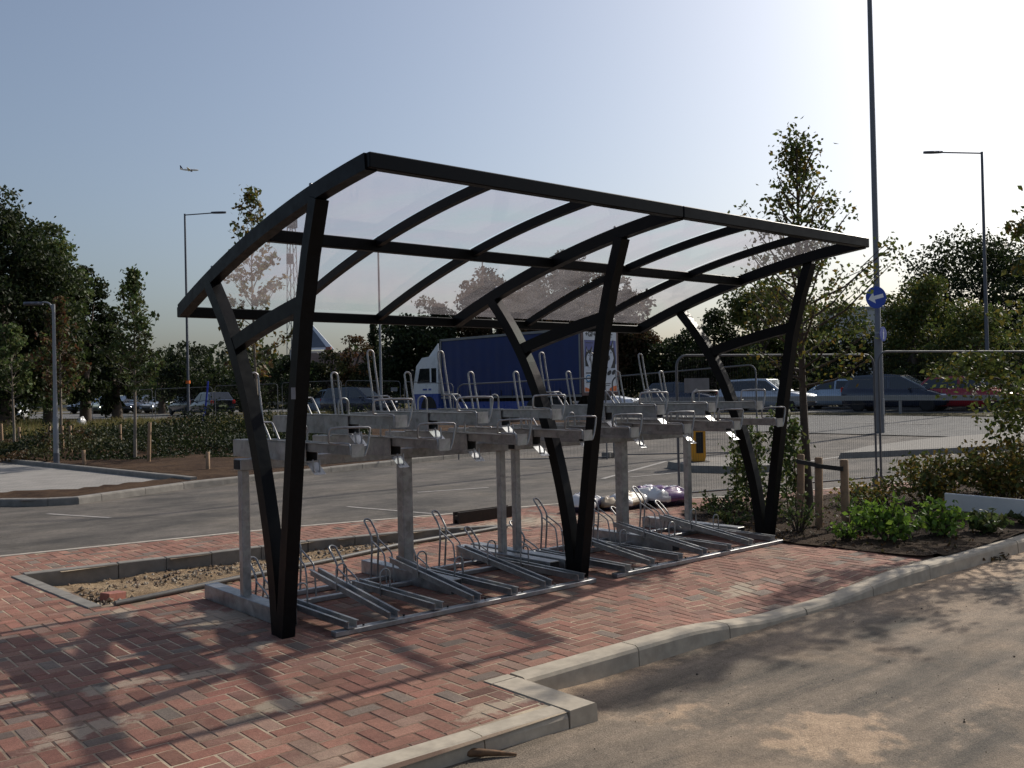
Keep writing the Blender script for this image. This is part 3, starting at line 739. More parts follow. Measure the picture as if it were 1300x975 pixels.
def lower_tray(high):
    m = MB(); y1, z1 = (.82, .20) if high else (.84, .058)
    channel(m, -.30, .045, y1, z1, .07, .05); o = m.build('lower_tray', M['galv'])
    m = MB()
    if high: U(m, smooth_path([(1.12, .03), (1.085, .36), (1.12, .42), (1.20, .50)], 1), .065, .009)
    else: U(m, smooth_path([(1.10, .03), (1.065, .18), (1.10, .23), (1.20, .315)], 1), .065, .009)
    for sx in (-1, 1):
        p = [(1.09, .355), (.93, .285), (.885, .25), (.865, .02)] if high else [(1.068, .175), (.93, .125), (.88, .10), (.84, .055)]
        m.tube([(sx*.0375, a, b) for a, b in smooth_path(p, 1)], .007, 8)
    m.build('wheel_hoop', M['galv'], o)
    m = MB(); zz = .045+(.155*(.72/1.12) if high else .01)
    U(m, [(.40, zz-.01), (.40, zz+.15)], .088, .0065); m.build('wheel_guide', M['galv'], o)
    m = MB(); m.lathe([(.008, 0), (.008, .012)], 8, 'z', (.10, -.275, .042)); m.build('bolt', M['hollow'], o)
    return o
def upper_tray(high):
    zt = 1.452 if high else 1.272
    m = MB(); w = .10; h = .13
    for sx in (-1, 1): m.box((sx*(w/2-.003), .80, zt-h/2-.008), (.006, 1.20, h))
    m.box((0, .80, zt-h-.004), (w-.014, 1.20, .006)); m.box((0, 1.397, zt-h/2-.008), (w-.014, .006, h-.004))
    for sx in (-1, 1): m.box((sx*(w/2-.020), .80, zt-.0065), (.026, 1.196, .005))
    o = m.build('upper_tray', M['galv'])
    MB().box((0, .62, zt-h/2-.012), (w-.022, .60, h-.03)).build('tray_shade_block', M['hollow'], o)  # dark block paints the shade inside the hollow channel
    m = MB(); channel(m, -.42, zt-.068, 1.10, zt-.055, .072, .066); m.build('sliding_tray', M['galv'], o)
    MB().box((0, -.424, zt-.038), (.098, .005, .085)).build('end_cap_or_shade', M['galv'], o)
    # handle: wide hooked loop standing over the front end
    y = -.415; p = [(-.05, y, zt-.07), (-.05, y, zt-.005), (-.055, y+.02, zt+.012), (-.155, y+.09, zt+.012), (-.16, y+.09, zt+.03), (-.16, y+.085, zt+.10), (-.14, y+.08, zt+.115),
                   (.085, y-.005, zt+.115), (.10, y-.01, zt+.10), (.082, y-.006, zt-.01), (.055, y-.004, zt-.075)]
    MB().tube(smooth_path(p, 1), .0075, 8).build('handle', M['galv'], o)
    m = MB(); tip = .53 if high else .52
    U(m, [(.99, zt-.01), (1.04, zt+.22), (1.075, zt+.38), (1.095, zt+tip-.03)], .062, .0085)
    for sx in (-1, 1):
        m.tube([(sx*.036, a, b) for a, b in smooth_path([(1.02, zt+.135), (.90, zt+.135), (.865, zt+.12), (.76, zt-.005)], 1)], .0072, 8)
    m.tube([(-.036, .90, zt+.135), (.036, .90, zt+.135)], .0072, 8)
    m.build('wheel_hoop', M['galv'], o)
    m = MB(); U(m, [(.34, zt-.01), (.34, zt+.085)], .085, .0075)
    for sx in (-1, 1): m.box((sx*.0425, .325, zt+.004), (.02, .07, .006))
    m.build('wheel_guide', M['galv'], o)
    m = MB(); U(m, [(.14, zt-h+.01), (.13, zt-h-.06)], .05, .0065); m.build('grip_loop', M['galv'], o)
    m = MB(); q = [(-.045, .20, zt-h-.012), (.045, .20, zt-h-.012), (.06, .11, zt-h-.09), (-.03, .11, zt-h-.09)]
    m.add(q+[(a, b-.004, c-.004) for a, b, c in q], [(0, 1, 2, 3), (7, 6, 5, 4), (0, 4, 5, 1), (1, 5, 6, 2), (2, 6, 7, 3), (3, 7, 4, 0)])
    m.build('bracket_plate', M['bright_galv'], o)
    return o
lo_hi, lo_lo, up_hi, up_lo = lower_tray(True), lower_tray(False), upper_tray(True), upper_tray(False)
used = set()
def rack(loc):
    r = thing('two_tier_bike_rack', 'galvanised two tier bike rack under the near half of the shelter', 'bike rack', loc, 0, 'two tier galvanised bike racks')
    for k, x in enumerate((.03, 1.48, 2.55)):
        MB().box((x, .9, .585), ((.066, .10, .066)[k],)*2+(.95,), bev=.006).build('post', M['galv'], r)
        m = MB().box((x, .87, .058), (.115, 1.34, .116), bev=.004); fb = m.build('foot_beam', M['galv'], r)
        m = MB()
        for yy in (.199, 1.541): m.box((x, yy, .058), (.10, .006, .10))
        m.build('end_cap_or_shade', M['hollow'], fb)  # black plates paint the shade inside the open beam ends
    cb = MB().box((1.29, .9, 1.098), (2.62, .12, .085), bev=.004).build('cross_beam', M['galv'], r)
    m = MB()
    for xx in (-.021, 2.601): m.box((xx, .9, 1.098), (.006, .10, .068))
    m.build('end_cap_or_shade', M['hollow'], cb)  # open tube ends: their inner shade is painted as black plates
    for yy, wd, x0_, x1_ in ((-.275, .07, .10, 2.55), (.76, .05, .06, 2.5), (1.10, .05, .06, 2.5)):
        MB().box(((x0_+x1_)/2, yy, .02), (x1_-x0_, wd, .036), bev=.004).build('floor_rail', M['galv'], r)
    for i in range(7):
        hi = i % 2 == 1
        for src in ((lo_hi, up_hi) if hi else (lo_lo, up_lo)):
            if src in used: t = copy_tree(src, r)
            else: t = src; t.parent = r; used.add(src)
            t.location = (.22+.36*i+random.uniform(-.012, .012), random.uniform(-.02, .02), 0)
    return r
rack1 = rack((.12, 0, 0))
rack2 = copy_tree(rack1); rack2.location = (2.82, 0, 0); rack2['label'] = 'galvanised two tier bike rack under the far half of the shelter'

# ------------------------------------------------------------------ loose things on the ground
m = MB(); pp = [(-.52, 1.80), (.24, 1.93), (2.04, 2.34), (3.2, 2.57), (4.2, 2.66)]
m.tube([(a, b, .022+.006*math.sin(a*3)) for a, b in smooth_path(pp, 2)], .024, 10)
tag(m.build('plastic_pipe', M['pipe']), 'long grey plastic pipe lying along the front edge of the sandy bed', 'pipe')
o = MB().box((0, 0, .03), (.2, .1, .065), bev=.004).build('brick', M['brick_red']); pb = G(143, 757, -.06); o.location = (float(pb[0]), float(pb[1]), float(bedz(pb[0], pb[1]))+.01); o.rotation_euler = (.05, .1, .5)
tag(o, 'single loose red brick lying in the sandy gravel bed', 'brick')
m = MB(); a, b = G(579, 665), G(647, 655.5)
for dy, dz in ((-.045, 0), (.045, 0)):
    m.bar((a[0], a[1]+dy, .07), (b[0], b[1]+dy, .07), .03, .14)
m.bar((a[0], a[1], .07), (b[0], b[1], .07), .06, .05); m.box((b[0]+.03, b[1], .09), (.05, .11, .03))
tag(m.build('steel_beam', M['rust']), 'short dark rusty steel beam lying on the paving by the back road', 'beam')
# cement / compost bags
def bag(loc, rz, size, mats, label, seed, tilt=0.0):
    rs = np.random.default_rng(seed); nu, nv = 72, 36; V = []; lx, ly, lz = size
    for i in range(nv+1):
        ph = -math.pi/2+math.pi*i/nv
        for j in range(nu):
            th = 2*math.pi*j/nu; se = lambda c, e: math.copysign(abs(c)**e, c)
            x = se(math.cos(ph), .55)*se(math.cos(th), .42); y = se(math.cos(ph), .55)*se(math.sin(th), .42); z = se(math.sin(ph), .8)
            edge = max(abs(x), abs(y)); z *= 1-.55*edge**3
            nz = fbm(np.array(x*2.6+seed), np.array(y*2.6+seed*3+z), 4)-.5
            V.append((x*lx/2*(1+.06*nz), y*ly/2*(1+.1*nz), max(-.02, z*lz/2*(1+.7*nz)+lz*.36)))
    m = MB(); fs = []
    for i in range(nv):
        for j in range(nu): fs.append((i*nu+j, i*nu+(j+1) % nu, (i+1)*nu+(j+1) % nu, (i+1)*nu+j))
    m.add(V, fs, True)
    def band(f):
        c = np.mean([V[k] for k in f], 0); u = c[0]/(lx/2); t = c[2]/lz
        if t < .26+.04*math.sin(c[0]*14): return 2
        if abs(u+.12*math.sin(c[1]*9+seed)) < .50 and not (.05 < u < .3 and abs(c[1]) < ly*.17): return 1
        return 0
    m.mi = [band(f) for f in fs]
    o = m.build('sack', mats); o.location = loc; o.rotation_euler = (tilt, 0, rz)
    return tag(o, label, 'sack', 'plastic sacks by the back road')
bw, bp, bdk, bt = M['bag_white'], M['bag_purple'], M['bag_dark'], M['bag_tan']
bs = [((743, 648), .5, (.58, .42, .26), [bw, bdk, bdk], 'dark sack with white end, leftmost of the pile by the back road'),
      ((772, 646), 1.2, (.45, .34, .20), [bt, bdk, bdk], 'small dusty dark sack slumped in the pile'),
      ((797, 645), .1, (.55, .38, .25), [bw, bt, bdk], 'white and tan sack lying behind the rack post'),
      ((822, 640), .4, (.55, .40, .30), [bw, bp, bt], 'crumpled white sack with purple print in the pile'),
      ((847, 641), -.15, (.66, .44, .30), [bw, bp, bdk], 'plump purple sack with shiny clear top at the right end of the pile')]
for q, ((u, v), rz, sz, mt, lb) in enumerate(bs):
    p = G(u, v); bag((p[0], p[1], .0), rz, sz, mt, lb, q+3)
# stick and leaf pile by the kerbs
m = MB(); p = G(612, 962, -.07); q = [(p[0]-.10, p[1]+.10, -.063), (p[0]-.02, p[1]+.03, -.048), (p[0]+.06, p[1]-.02, -.058), (p[0]+.14, p[1]-.08, -.070)]
m.tube(q, [.012, .02, .014, .006], 7); m.tube([q[1], (p[0]-.01, p[1]+.10, -.043)], [.012, .005], 6)
tag(m.build('wood_splinter', simple('splintered_wood', (.16, .085, .04), .8, 0, .5, 30)), 'broken brown wood splinter on the road beside the near kerb', 'splinter')

def leaf_quads(P, size, cols, r_, flat=.0, aspect=.62):
    n = len(P); d = r_.standard_normal((n, 3)); d[:, 2] -= .3; d /= np.linalg.norm(d, axis=1)[:, None]
    e = r_.standard_normal((n, 3)); e[:, 2] *= (1-flat); e -= d*(e*d).sum(1)[:, None]; e /= np.linalg.norm(e, axis=1)[:, None]
    nn = np.cross(d, e); s = size*r_.uniform(.65, 1.25, (n, 1))
    fold = .18*r_.uniform(.2, 1.2, (n, 1))
    V = np.stack([P-d*s*.5, P+e*s*aspect*.5+nn*s*fold*.5-d*s*.05, P+d*s*.5, P-e*s*aspect*.5+nn*s*fold*.5-d*s*.05], 1)
    F_ = np.arange(4*n).reshape(n, 4)
    return V.reshape(-1, 3), F_, np.repeat(cols, 4, 0)
PAL = {'dark': [(.035, .055, .018), (.045, .065, .022), (.028, .045, .016), (.055, .068, .022)],
       'green': [(.10, .15, .045), (.12, .16, .05), (.08, .12, .036), (.14, .155, .05)],
       'bright': [(.13, .22, .03), (.10, .18, .028), (.16, .24, .035), (.075, .13, .025)],
       'autumn': [(.13, .13, .035), (.17, .115, .03), (.10, .12, .035), (.20, .14, .03), (.08, .10, .028)],
       'mixed': [(.07, .10, .025), (.085, .105, .028), (.06, .085, .022), (.15, .13, .026), (.10, .12, .03)],
       'brown': [(.10, .055, .028), (.085, .06, .028), (.12, .07, .03), (.06, .055, .022)],
       'rust': [(.14, .06, .03), (.11, .075, .03), (.09, .085, .03), (.16, .085, .035)],
       'olive': [(.075, .08, .03), (.09, .085, .032), (.06, .07, .025)]}
def cols_for(pal, n, r_, clump=None):
    p = np.array(PAL[pal]); k = r_.integers(0, len(p), n); c = p[k]*r_.uniform(.75, 1.3, (n, 1))
    c = c*(1.0 if pal == 'bright' else (.58 if pal == 'dark' else .85 if pal in ('autumn', 'mixed') else .66))
    if clump is not None: c = c*clump[:, None]
    return np.clip(c, .004, .7)
def lump_tree(name, label, group, loc, h, rad, pal, nleaf, lsize, seed, base=.12, trunk=.25, lobes=34, squash=1.0, bark='bark', cat='tree'):
    r_ = np.random.default_rng(seed); t = thing(name, label, cat, loc, 0, group)
    z0 = h*base; cz = (h+z0)/2; rz = (h-z0)/2
    cen = []
    while len(cen) < lobes:
        d = r_.standard_normal(3); d /= np.linalg.norm(d); k = r_.uniform(.35, .93)**.6
        p = np.array([d[0]*rad*k, d[1]*rad*k*squash, cz+d[2]*rz*k])
        prof = 1-.25*max(0, (p[2]-cz)/rz)**2
        cen.append(p*np.array([prof, prof, 1]))
    cen = np.array(cen); lr = r_.uniform(.24, .46, lobes)*min(rad, rz)*.9
    w_ = lr**2; w_ = w_/w_.sum(); idx = r_.choice(lobes, nleaf, p=w_)
    d = r_.standard_normal((nleaf, 3)); d /= np.linalg.norm(d, axis=1)[:, None]; d[:, 2] = np.abs(d[:, 2])*np.where(r_.random(nleaf) < .75, 1, -1)
    rr = lr[idx]*(r_.random(nleaf)**.33)*(1+.22*np.abs(r_.standard_normal(nleaf))*(r_.random(nleaf) < .25))
    P = cen[idx]+d*rr[:, None]*np.array([1, 1, .8]); P[:, 2] = np.maximum(P[:, 2], .15)
    tone = r_.uniform(.75, 1.25, lobes)[idx]
    V, F_, c = leaf_quads(P, lsize, cols_for(pal, nleaf, r_, tone), r_)
    np_mesh('crown', V, F_, M['leaf'], t, c)
    m = MB(); hh = z0+(h-z0)*.55
    m.tube([(0, 0, -.1), (trunk*.1, 0, hh*.3), (-trunk*.15, trunk*.1, hh*.6), (0, 0, hh)], [trunk*1.2, trunk, trunk*.8, trunk*.4], 9)
    for q in cen[np.argsort(-lr)][:14]:
        s0 = np.array([0, 0, hh*r_.uniform(.35, .9)]); mid = (s0+q)/2+np.array([0, 0, .12*h*r_.uniform(-.3, .6)])
        m.tube([s0, mid, q], [trunk*.45, trunk*.3, trunk*.08], 6)
    m.build('trunk', M[bark], t)
    return t
def slim_tree(name, label, group, loc, h, rad, pal, seed, cb=.3, taper=.75, nl=34, lsize=.10, per=26, trunk=.05, bark='pale_bark', lean=(0, 0), pal2=None, p2=0.0, low2=False):
    r_ = np.random.default_rng(seed); t = thing(name, label, 'tree', loc, 0, group); m = MB()
    tp = [np.array([lean[0]*k+.04*h*.2*math.sin(3*k+seed), lean[1]*k+.03*h*.2*math.sin(4*k+seed*2), h*k]) for k in np.linspace(0, 1, 10)]
    tp[0][2] = -.1
    m.tube(tp, [trunk*(1-.88*k) for k in np.linspace(0, 1, 10)], 8)
    def tpos(k): i = min(8, int(k*9)); f = k*9-i; return tp[i]*(1-f)+tp[i+1]*f
    pts = []; az = r_.uniform(0, 6)
    for i in range(nl):
        k = cb+(1-cb)*(i+r_.uniform(0, .9))/nl; k = min(k, .985); az += 2.4+r_.uniform(-.4, .4)
        rel = (k-cb)/(1-cb); prof = min(1, .45+rel*2.2)*(1-rel)**taper+.08
        Lb = rad*prof*r_.uniform(.65, 1.25)*1.2; el = R_(25+38*rel+r_.uniform(-10, 12))
        s0 = tpos(k); d = np.array([math.cos(az)*math.cos(el), math.sin(az)*math.cos(el), math.sin(el)])
        e = s0+d*Lb; mid = s0+d*Lb*.5-np.array([0, 0, .06*Lb]); e = e+np.array([0, 0, .05*Lb])
        m.tube([s0, mid, e], [trunk*.35*(1-.6*rel), trunk*.2, .004], 5)
        nt_ = max(2, int(Lb/.22))
        for q in range(nt_):
            f = .3+.75*(q+r_.uniform(0, 1))/nt_; c = s0+(e-s0)*f+r_.standard_normal(3)*.05*rad
            npt = int(per*r_.uniform(.5, 1.4)); sg = .062*(1+.25*rad)
            pts.append((c+r_.standard_normal((npt, 3))*np.array([sg, sg, sg*.85]), np.full(npt, r_.uniform(.75, 1.3)), np.full(npt, rel)))
            m.tube([s0+(e-s0)*f*.75, c], [.006, .003], 4, caps=False)
    for q in range(4):
        c = tpos(.9+.03*q); pts.append((c+r_.standard_normal((per, 3))*np.array([.07, .07, .12]), np.full(per, 1.0), np.full(per, 1.0)))
    P = np.concatenate([p[0] for p in pts]); tone = np.concatenate([p[1] for p in pts]); rel = np.concatenate([p[2] for p in pts])
    c = cols_for(pal, len(P), r_, tone)
    if pal2:
        c2 = cols_for(pal2, len(P), r_, tone); pr = p2*np.where(low2, np.clip(1.3-rel*1.5, 0, 1), 1.0); k = r_.random(len(P)) < pr; c[k] = c2[k]
    V, F_, cc = leaf_quads(P, lsize, c, r_)
    np_mesh('crown', V, F_, M['leaf'], t, cc); m.build('trunk', M[bark], t)
    return t

# big trees: pixel column, top row, half-width in px, depth
def big(u, vtop, hw, d, pal, label, seed, n=7000, ls=.22, base=.1, name='broadleaf_tree', group=None, lobes=34, trunk=.25):
    p = at(u, d); h = zat(u, vtop, d)-p[2]; rad = hw/FPX*d
    return lump_tree(name, label, group, p, h*1.0, rad, pal, n, ls, seed, base, trunk, lobes)
gl_ = 'large dark trees at the left edge'
big(4, 246, 96, 41, 'dark', 'tallest dark green tree filling the left edge of the view', 1, 30000, .21, .05, group=gl_, lobes=110, trunk=.35)
big(62, 288, 52, 44, 'green', 'second dark tree right of the tallest one, crown lit on its shoulder', 2, 20000, .21, .05, group=gl_, lobes=80)
big(108, 338, 44, 46, 'dark', 'lowest dark tree stepping down behind the short street lamp', 3, 12000, .21, .05, group=gl_, lobes=48)
big(148, 425, 30, 50, 'dark', 'small dark bushy tree behind the slim sapling with pale trunk', 4, 7000, .20, .02, group=gl_)
big(240, 436, 50, 66, 'dark', 'round dark tree behind the tall street lamp and parked cars', 5, 7000, .24, .04)
big(205, 452, 26, 72, 'green', 'small round green tree left of the round dark tree', 6, 2500, .24, .04)
gm = 'dark trees behind the truck'
big(535, 372, 52, 60, 'dark', 'dense dark tree behind the truck cab', 7, 15000, .26, .03, group=gm, lobes=60)
big(625, 338, 52, 62, 'brown', 'brownish tree behind the blue truck seen through the clear roof', 8, 17000, .27, .03, group=gm, lobes=60)
big(712, 318, 62, 64, 'brown', 'widest brown leaved tree behind the blue truck seen through the clear roof', 9, 21000, .27, .03, group=gm, lobes=70)
big(780, 345, 52, 60, 'brown', 'brown green tree behind the truck poster', 10, 16000, .27, .03, group=gm, lobes=60)
big(664, 344, 44, 70, 'dark', 'dark tree filling the gap between the two brownish trees behind the truck', 25, 9000, .27, .03, group=gm, lobes=50)
big(728, 306, 30, 80, 'dark', 'dark tree top rising above the roof purlin behind the brown trees', 11, 5000, .24, .3, group=gm)
big(450, 424, 28, 62, 'rust', 'reddish thin shrub tree left of the dark conifer', 12, 2600, .20, .1)
big(425, 452, 45, 60, 'olive', 'low olive green bush in front of the tiled house roof', 13, 4500, .22, .0)
big(480, 450, 32, 58, 'dark', 'dark bush below the conifer', 14, 3500, .22, .0)
big(380, 450, 40, 60, 'dark', 'dark bush behind the near shelter legs', 15, 4000, .22, .0)
big(320, 458, 40, 62, 'dark', 'dark bush behind the slim reddish maple', 16, 4000, .22, .0)
gr_ = 'dark trees along the far side of the right road'
big(850, 425, 46, 58, 'dark', 'low dark tree right of the truck', 17, 5000, .22, .03, group=gr_)
big(905, 392, 46, 54, 'dark', 'dark green tree framed by the far shelter legs', 18, 7000, .21, .03, group=gr_, lobes=40)
big(965, 342, 52, 52, 'mixed', 'mixed green tree left of the staked young tree', 19, 9000, .20, .03, group=gr_, lobes=44)
big(1045, 372, 62, 52, 'mixed', 'wide yellowing tree straight behind the staked young tree', 20, 9000, .20, .03, group=gr_, lobes=44)
big(1165, 338, 52, 46, 'mixed', 'yellow speckled tree right of the round arrow sign', 21, 10000, .19, .02, group=gr_, lobes=44)
big(1240, 290, 92, 56, 'dark', 'tall dark tree behind the right street lamp', 22, 26000, .23, .04, group=gr_, lobes=100, trunk=.35)
big(1290, 345, 50, 52, 'dark', 'dark tree at the right edge beside the tall dark tree', 23, 7000, .23, .04, group=gr_)
big(1235, 385, 66, 43, 'mixed', 'low yellow green tree in front of the tall dark tree', 24, 8000, .18, .02, group=gr_)
# conifer
p = at(476, 72); h = zat(476, 405, 72)-p[2]; t = thing('conifer', 'pointed dark conifer standing between the lamp pole and the reddish shrub tree', 'tree', p); r_ = np.random.default_rng(5); P_ = []
for k in np.linspace(.1, 1, 40):
    rad = (1-k)*1.9+.08
    for a in np.linspace(0, 6.28, 9): P_.append(np.array([0, 0, h*k])+np.outer(np.linspace(.2, 1, 6), [math.cos(a+k*9)*rad, math.sin(a+k*9)*rad, -.25*rad*.8])*r_.uniform(.7, 1.1)+r_.standard_normal((6, 3))*.08)
P_ = np.concatenate(P_); V, F_, c = leaf_quads(P_, .34, cols_for('dark', len(P_), r_), r_, aspect=.4); np_mesh('crown', V, F_, M['leaf'], t, c)
MB().tube([(0, 0, -.1), (0, 0, h)], [.22, .02], 8).build('trunk', M['bark'], t)
# hedge along the far road (one clipped mass)
r_ = np.random.default_rng(9); n = 42000; tt = r_.uniform(-12, 30, n); off = 10.5+r_.uniform(-.9, .9, n); hh = 3.9*r_.random(n)**.8
hh *= (.8+.35*fbm(tt*.5, tt*0, 3)); Pq = np.array([along(a, b) for a, b in zip(tt, off)]); Pq[:, 2] += hh
V, F_, c = leaf_quads(Pq, .24, cols_for('dark', n, r_), r_); o = np_mesh('hedge', V, F_, M['leaf'], None, c); tag(o, 'long dark hedge behind the cars along the far right road', 'hedge')
n = 20000; tt = r_.uniform(-80, -14, n); off = 13+r_.uniform(-1, 1, n); hh = 3.6*r_.random(n)**.75*(.7+.5*fbm(tt*.35, tt*0, 3)); Pq = np.array([along(a, b) for a, b in zip(tt, off)]); Pq[:, 2] += hh
V, F_, c = leaf_quads(Pq, .34, cols_for('dark', n, r_), r_); tag(np_mesh('hedge', V, F_, M['leaf'], None, c), 'long dark hedge behind the parked cars on the left', 'hedge')
# a far wood closing the horizon
n = 30000; ang = r_.uniform(-.75, .75, n); dd = r_.uniform(150, 210, n); hh = (7+4*fbm(ang*30, ang*0+2, 4))*r_.random(n)**.6
Pq = np.stack([CAM[0]+dd*np.cos(YAW+ang), CAM[1]+dd*np.sin(YAW+ang), .3+hh], 1); V, F_, c = leaf_quads(Pq, 1.1, cols_for('dark', n, r_), r_)
tag(np_mesh('far_wood', V, F_, M['leaf'], None, c), 'distant dark wood along the horizon', 'wood', kind='stuff')

# young trees
def stakes(pts, label, hgt=.62, beam=True, rad=.035, group='wooden tree stakes'):
    out = []
    for q, (p, lb) in enumerate(zip(pts, label)):
        o = MB().lathe([(rad, -.1), (rad, hgt-.01), (rad*.8, hgt)], 10).build('tree_stake', M['wood']); o.location = tuple(map(float, p)); o.rotation_euler = (random.uniform(-.04, .04), random.uniform(-.04, .04), 0)
        tag(o, lb, 'stake', group); out.append(o)
    return out
gy = 'slim young trees in the left bed'
def yt(u, vb, vtop, pal, label, seed, rad, cb, **kw):
    p = G(u, vb, .05); d = depth_of(p[0], p[1]); h = zat(u, vtop, d)-.05
    return slim_tree('young_tree', label, gy, (p[0], p[1], .05), h, rad, pal, seed, cb, **kw)
yt(172, 582, 346, 'green', 'slim pale green young tree with thin trunk in the middle of the left bed', 31, 1.05, .34, taper=1.0, nl=46, lsize=.12, per=24, pal2='olive', p2=.35, low2=True)
yt(77, 578, 385, 'rust', 'brownish young tree behind the short street lamp', 32, .95, .36, nl=36, lsize=.13, per=26, pal2='green', p2=.3)
yt(17, 571, 420, 'green', 'green young tree with white trunk near the left edge', 33, 1.1, .42, nl=32, lsize=.14, per=26)
p = at(326, 26.5); h = zat(330, 246, 26.5)
slim_tree('young_tree', 'tall reddish green young maple seen past the near shelter leg', gy, p, h, 1.35, 'autumn', 34, .26, nl=46, lsize=.15, per=11, pal2='rust', p2=.4, low2=True)
T1 = (7.45, .65, 0.0)
dT = depth_of(T1[0], T1[1])
slim_tree('young_tree', 'staked young tree with dark trunk right of the shelter', 'slim young trees right of the shelter', T1, zat(1040, 183, dT), 1.15, 'mixed', 35, .34, taper=1.0, nl=64, lsize=.066, per=24, trunk=.062, bark='bark', lean=(-.06, .1), pal2='autumn', p2=.25)
lump_tree('small_tree', 'low spreading yellow green tree at the right edge in front of the red car', None, (10.5, -.95, 0), 2.75, 1.35, 'mixed', 3400, .085, 41, .22, .045, 26)
slim_tree('young_tree', 'young tree standing just outside the right edge, its shadow falling across the front road', 'slim young trees right of the shelter', (9.35, -1.75, 0), 5.95, .95, 'mixed', 36, .26, taper=.9, nl=60, lsize=.085, per=30, trunk=.06, bark='bark', pal2='autumn', p2=.5)
# stake frame round the staked tree
fr = [G(1083, 690), G(1026, 672), G(1010, 652)]
s_ = stakes([(5.95+.55, -.35, 0), (6.62, .05, 0), (6.95, .50, 0)], ['thick wooden stake at the right end of the black strap', 'wooden stake left of the staked tree trunk', 'half hidden wooden stake behind the climbing plants'], .78, rad=.045, group='wooden stakes round the staked tree')
sp_ = [(6.50, -.35, .70), (6.62, .05, .70), (6.95, .5, .70)]
m = MB()
P1, P2, P3 = [np.array(q) for q in sp_]
m.bar(P1+np.array([-.05, -.01, -.02]), P2+np.array([-.05, .0, -.01]), .012, .05); m.bar(P2+np.array([-.05, 0, -.0]), P3+np.array([-.05, 0, 0]), .012, .05)
tag(m.build('tree_tie', M['strap']), 'black rubber tie strapped across the wooden tree stakes', 'strap')
ls = [(25, 572), (62, 574), (80, 578), (90, 578), (107, 590), (153, 572), (189, 586), (264, 596), (3, 570)]
lb = ['left stake beside the white trunk', 'stake by the foot of the white trunk', 'left stake of the pair just right of the short street lamp', 'right stake of the pair just right of the short street lamp', 'short stub stake at the pale bay kerb right of the lamp', 'stake left of the thin pale trunk', 'tall stake right of the thin pale trunk', 'lone orange stub stake in the bark mulch', 'stake at the very left edge']
stakes([(*G(u, v, .05)[:2], .05) for u, v in ls], lb, .85, rad=.045, group='wooden stakes in the left bed')
C_st = [o for o in C.objects if o.name.startswith('tree_stake') and o.get('group') == 'wooden stakes in the left bed']
for o, s in zip(C_st, (.9, .95, 1.0, 1.0, .42, .95, 1.15, .45, 1.0)): o.scale = (1, 1, s)

# shrubs -------------------------------------------------------------
def shrub(name, label, group, loc, rx, ry, h, pal, n, ls, seed, stems=9, cat='shrub', bark='bark'):
    r_ = np.random.default_rng(seed); t = thing(name, label, cat, loc, 0, group); m = MB(); P = []
    for s in range(stems):
        a = r_.uniform(0, 6.28); k = r_.uniform(.2, 1)**.6; e = np.array([math.cos(a)*rx*k, math.sin(a)*ry*k, h*(1-.55*k*k)*r_.uniform(.65, 1.08)])
        s0 = np.array([e[0]*.2, e[1]*.2, 0]); mid = (s0+e)/2+np.array([0, 0, .12*h]); m.tube([s0, mid, e], [.009, .007, .003], 5)
        for q in range(n//stems):
            f = r_.uniform(.25, 1.02); b = (s0*(1-f)**2+2*mid*f*(1-f)+e*f*f) if True else 0
            P.append(b+r_.standard_normal(3)*np.array([rx*.16, ry*.16, h*.09]))
    P = np.array(P); P[:, 2] = np.maximum(P[:, 2], .02)
    V, F_, c = leaf_quads(P, ls, cols_for(pal, len(P), r_), r_); np_mesh('leaves', V, F_, M['leaf'], t, c); m.build('stem', M[bark], t)
    return t
gs = 'shrubs in the right bed'
for q, (x, y, rx, ry, h, pal, n, ls, lb) in enumerate([
    (6.15, -1.02, .34, .30, .42, 'bright', 520, .075, 'bright lime green leafy shrub at the front of the bed'),
    (6.75, -1.25, .34, .28, .40, 'bright', 420, .075, 'bright green shrub below the white board'),
    (6.55, -.55, .30, .28, .36, 'bright', 320, .07, 'small bright shrub behind the lime green one'),
    (5.85, -.72, .22, .2, .22, 'bright', 160, .06, 'tiny bright seedling shrub at the paving edge'),
    (7.25, -1.5, .30, .2, .26, 'green', 420, .075, 'dark leafy shrub under the white board'),
    (8.2, -1.65, .40, .2, .20, 'green', 380, .075, 'low green shrub by the kerb at the right edge'),
    (6.05, -.05, .25, .25, .45, 'green', 200, .05, 'thin twiggy shrub at the foot of the thick stake'),
    (6.9, -.2, .25, .25, .50, 'green', 200, .05, 'thin twiggy shrub right of the staked tree'),
    (9.3, .1, .75, .6, .72, 'autumn', 1700, .075, 'spreading autumn coloured shrub behind the white board'),
    (10.1, -.65, .8, .6, 1.0, 'autumn', 2000, .075, 'taller autumn shrub with orange leaves behind the white board'),
    (8.6, .5, .5, .4, .40, 'autumn', 500, .07, 'low reddish end of the autumn shrubs'),
    (11.0, -.2, .9, .7, .75, 'autumn', 1200, .08, 'autumn shrub furthest back in the right bed'),
    (5.95, .75, .3, .3, .25, 'green', 260, .06, 'low dark plant beside the far shelter foot'),
    (6.75, 1.55, .35, .3, .25, 'green', 320, .06, 'low dark green plant below the climbing plants')]):
    shrub('shrub', lb, gs, (x, y, .02), rx, ry, h, pal, n, ls, 50+q, 14)
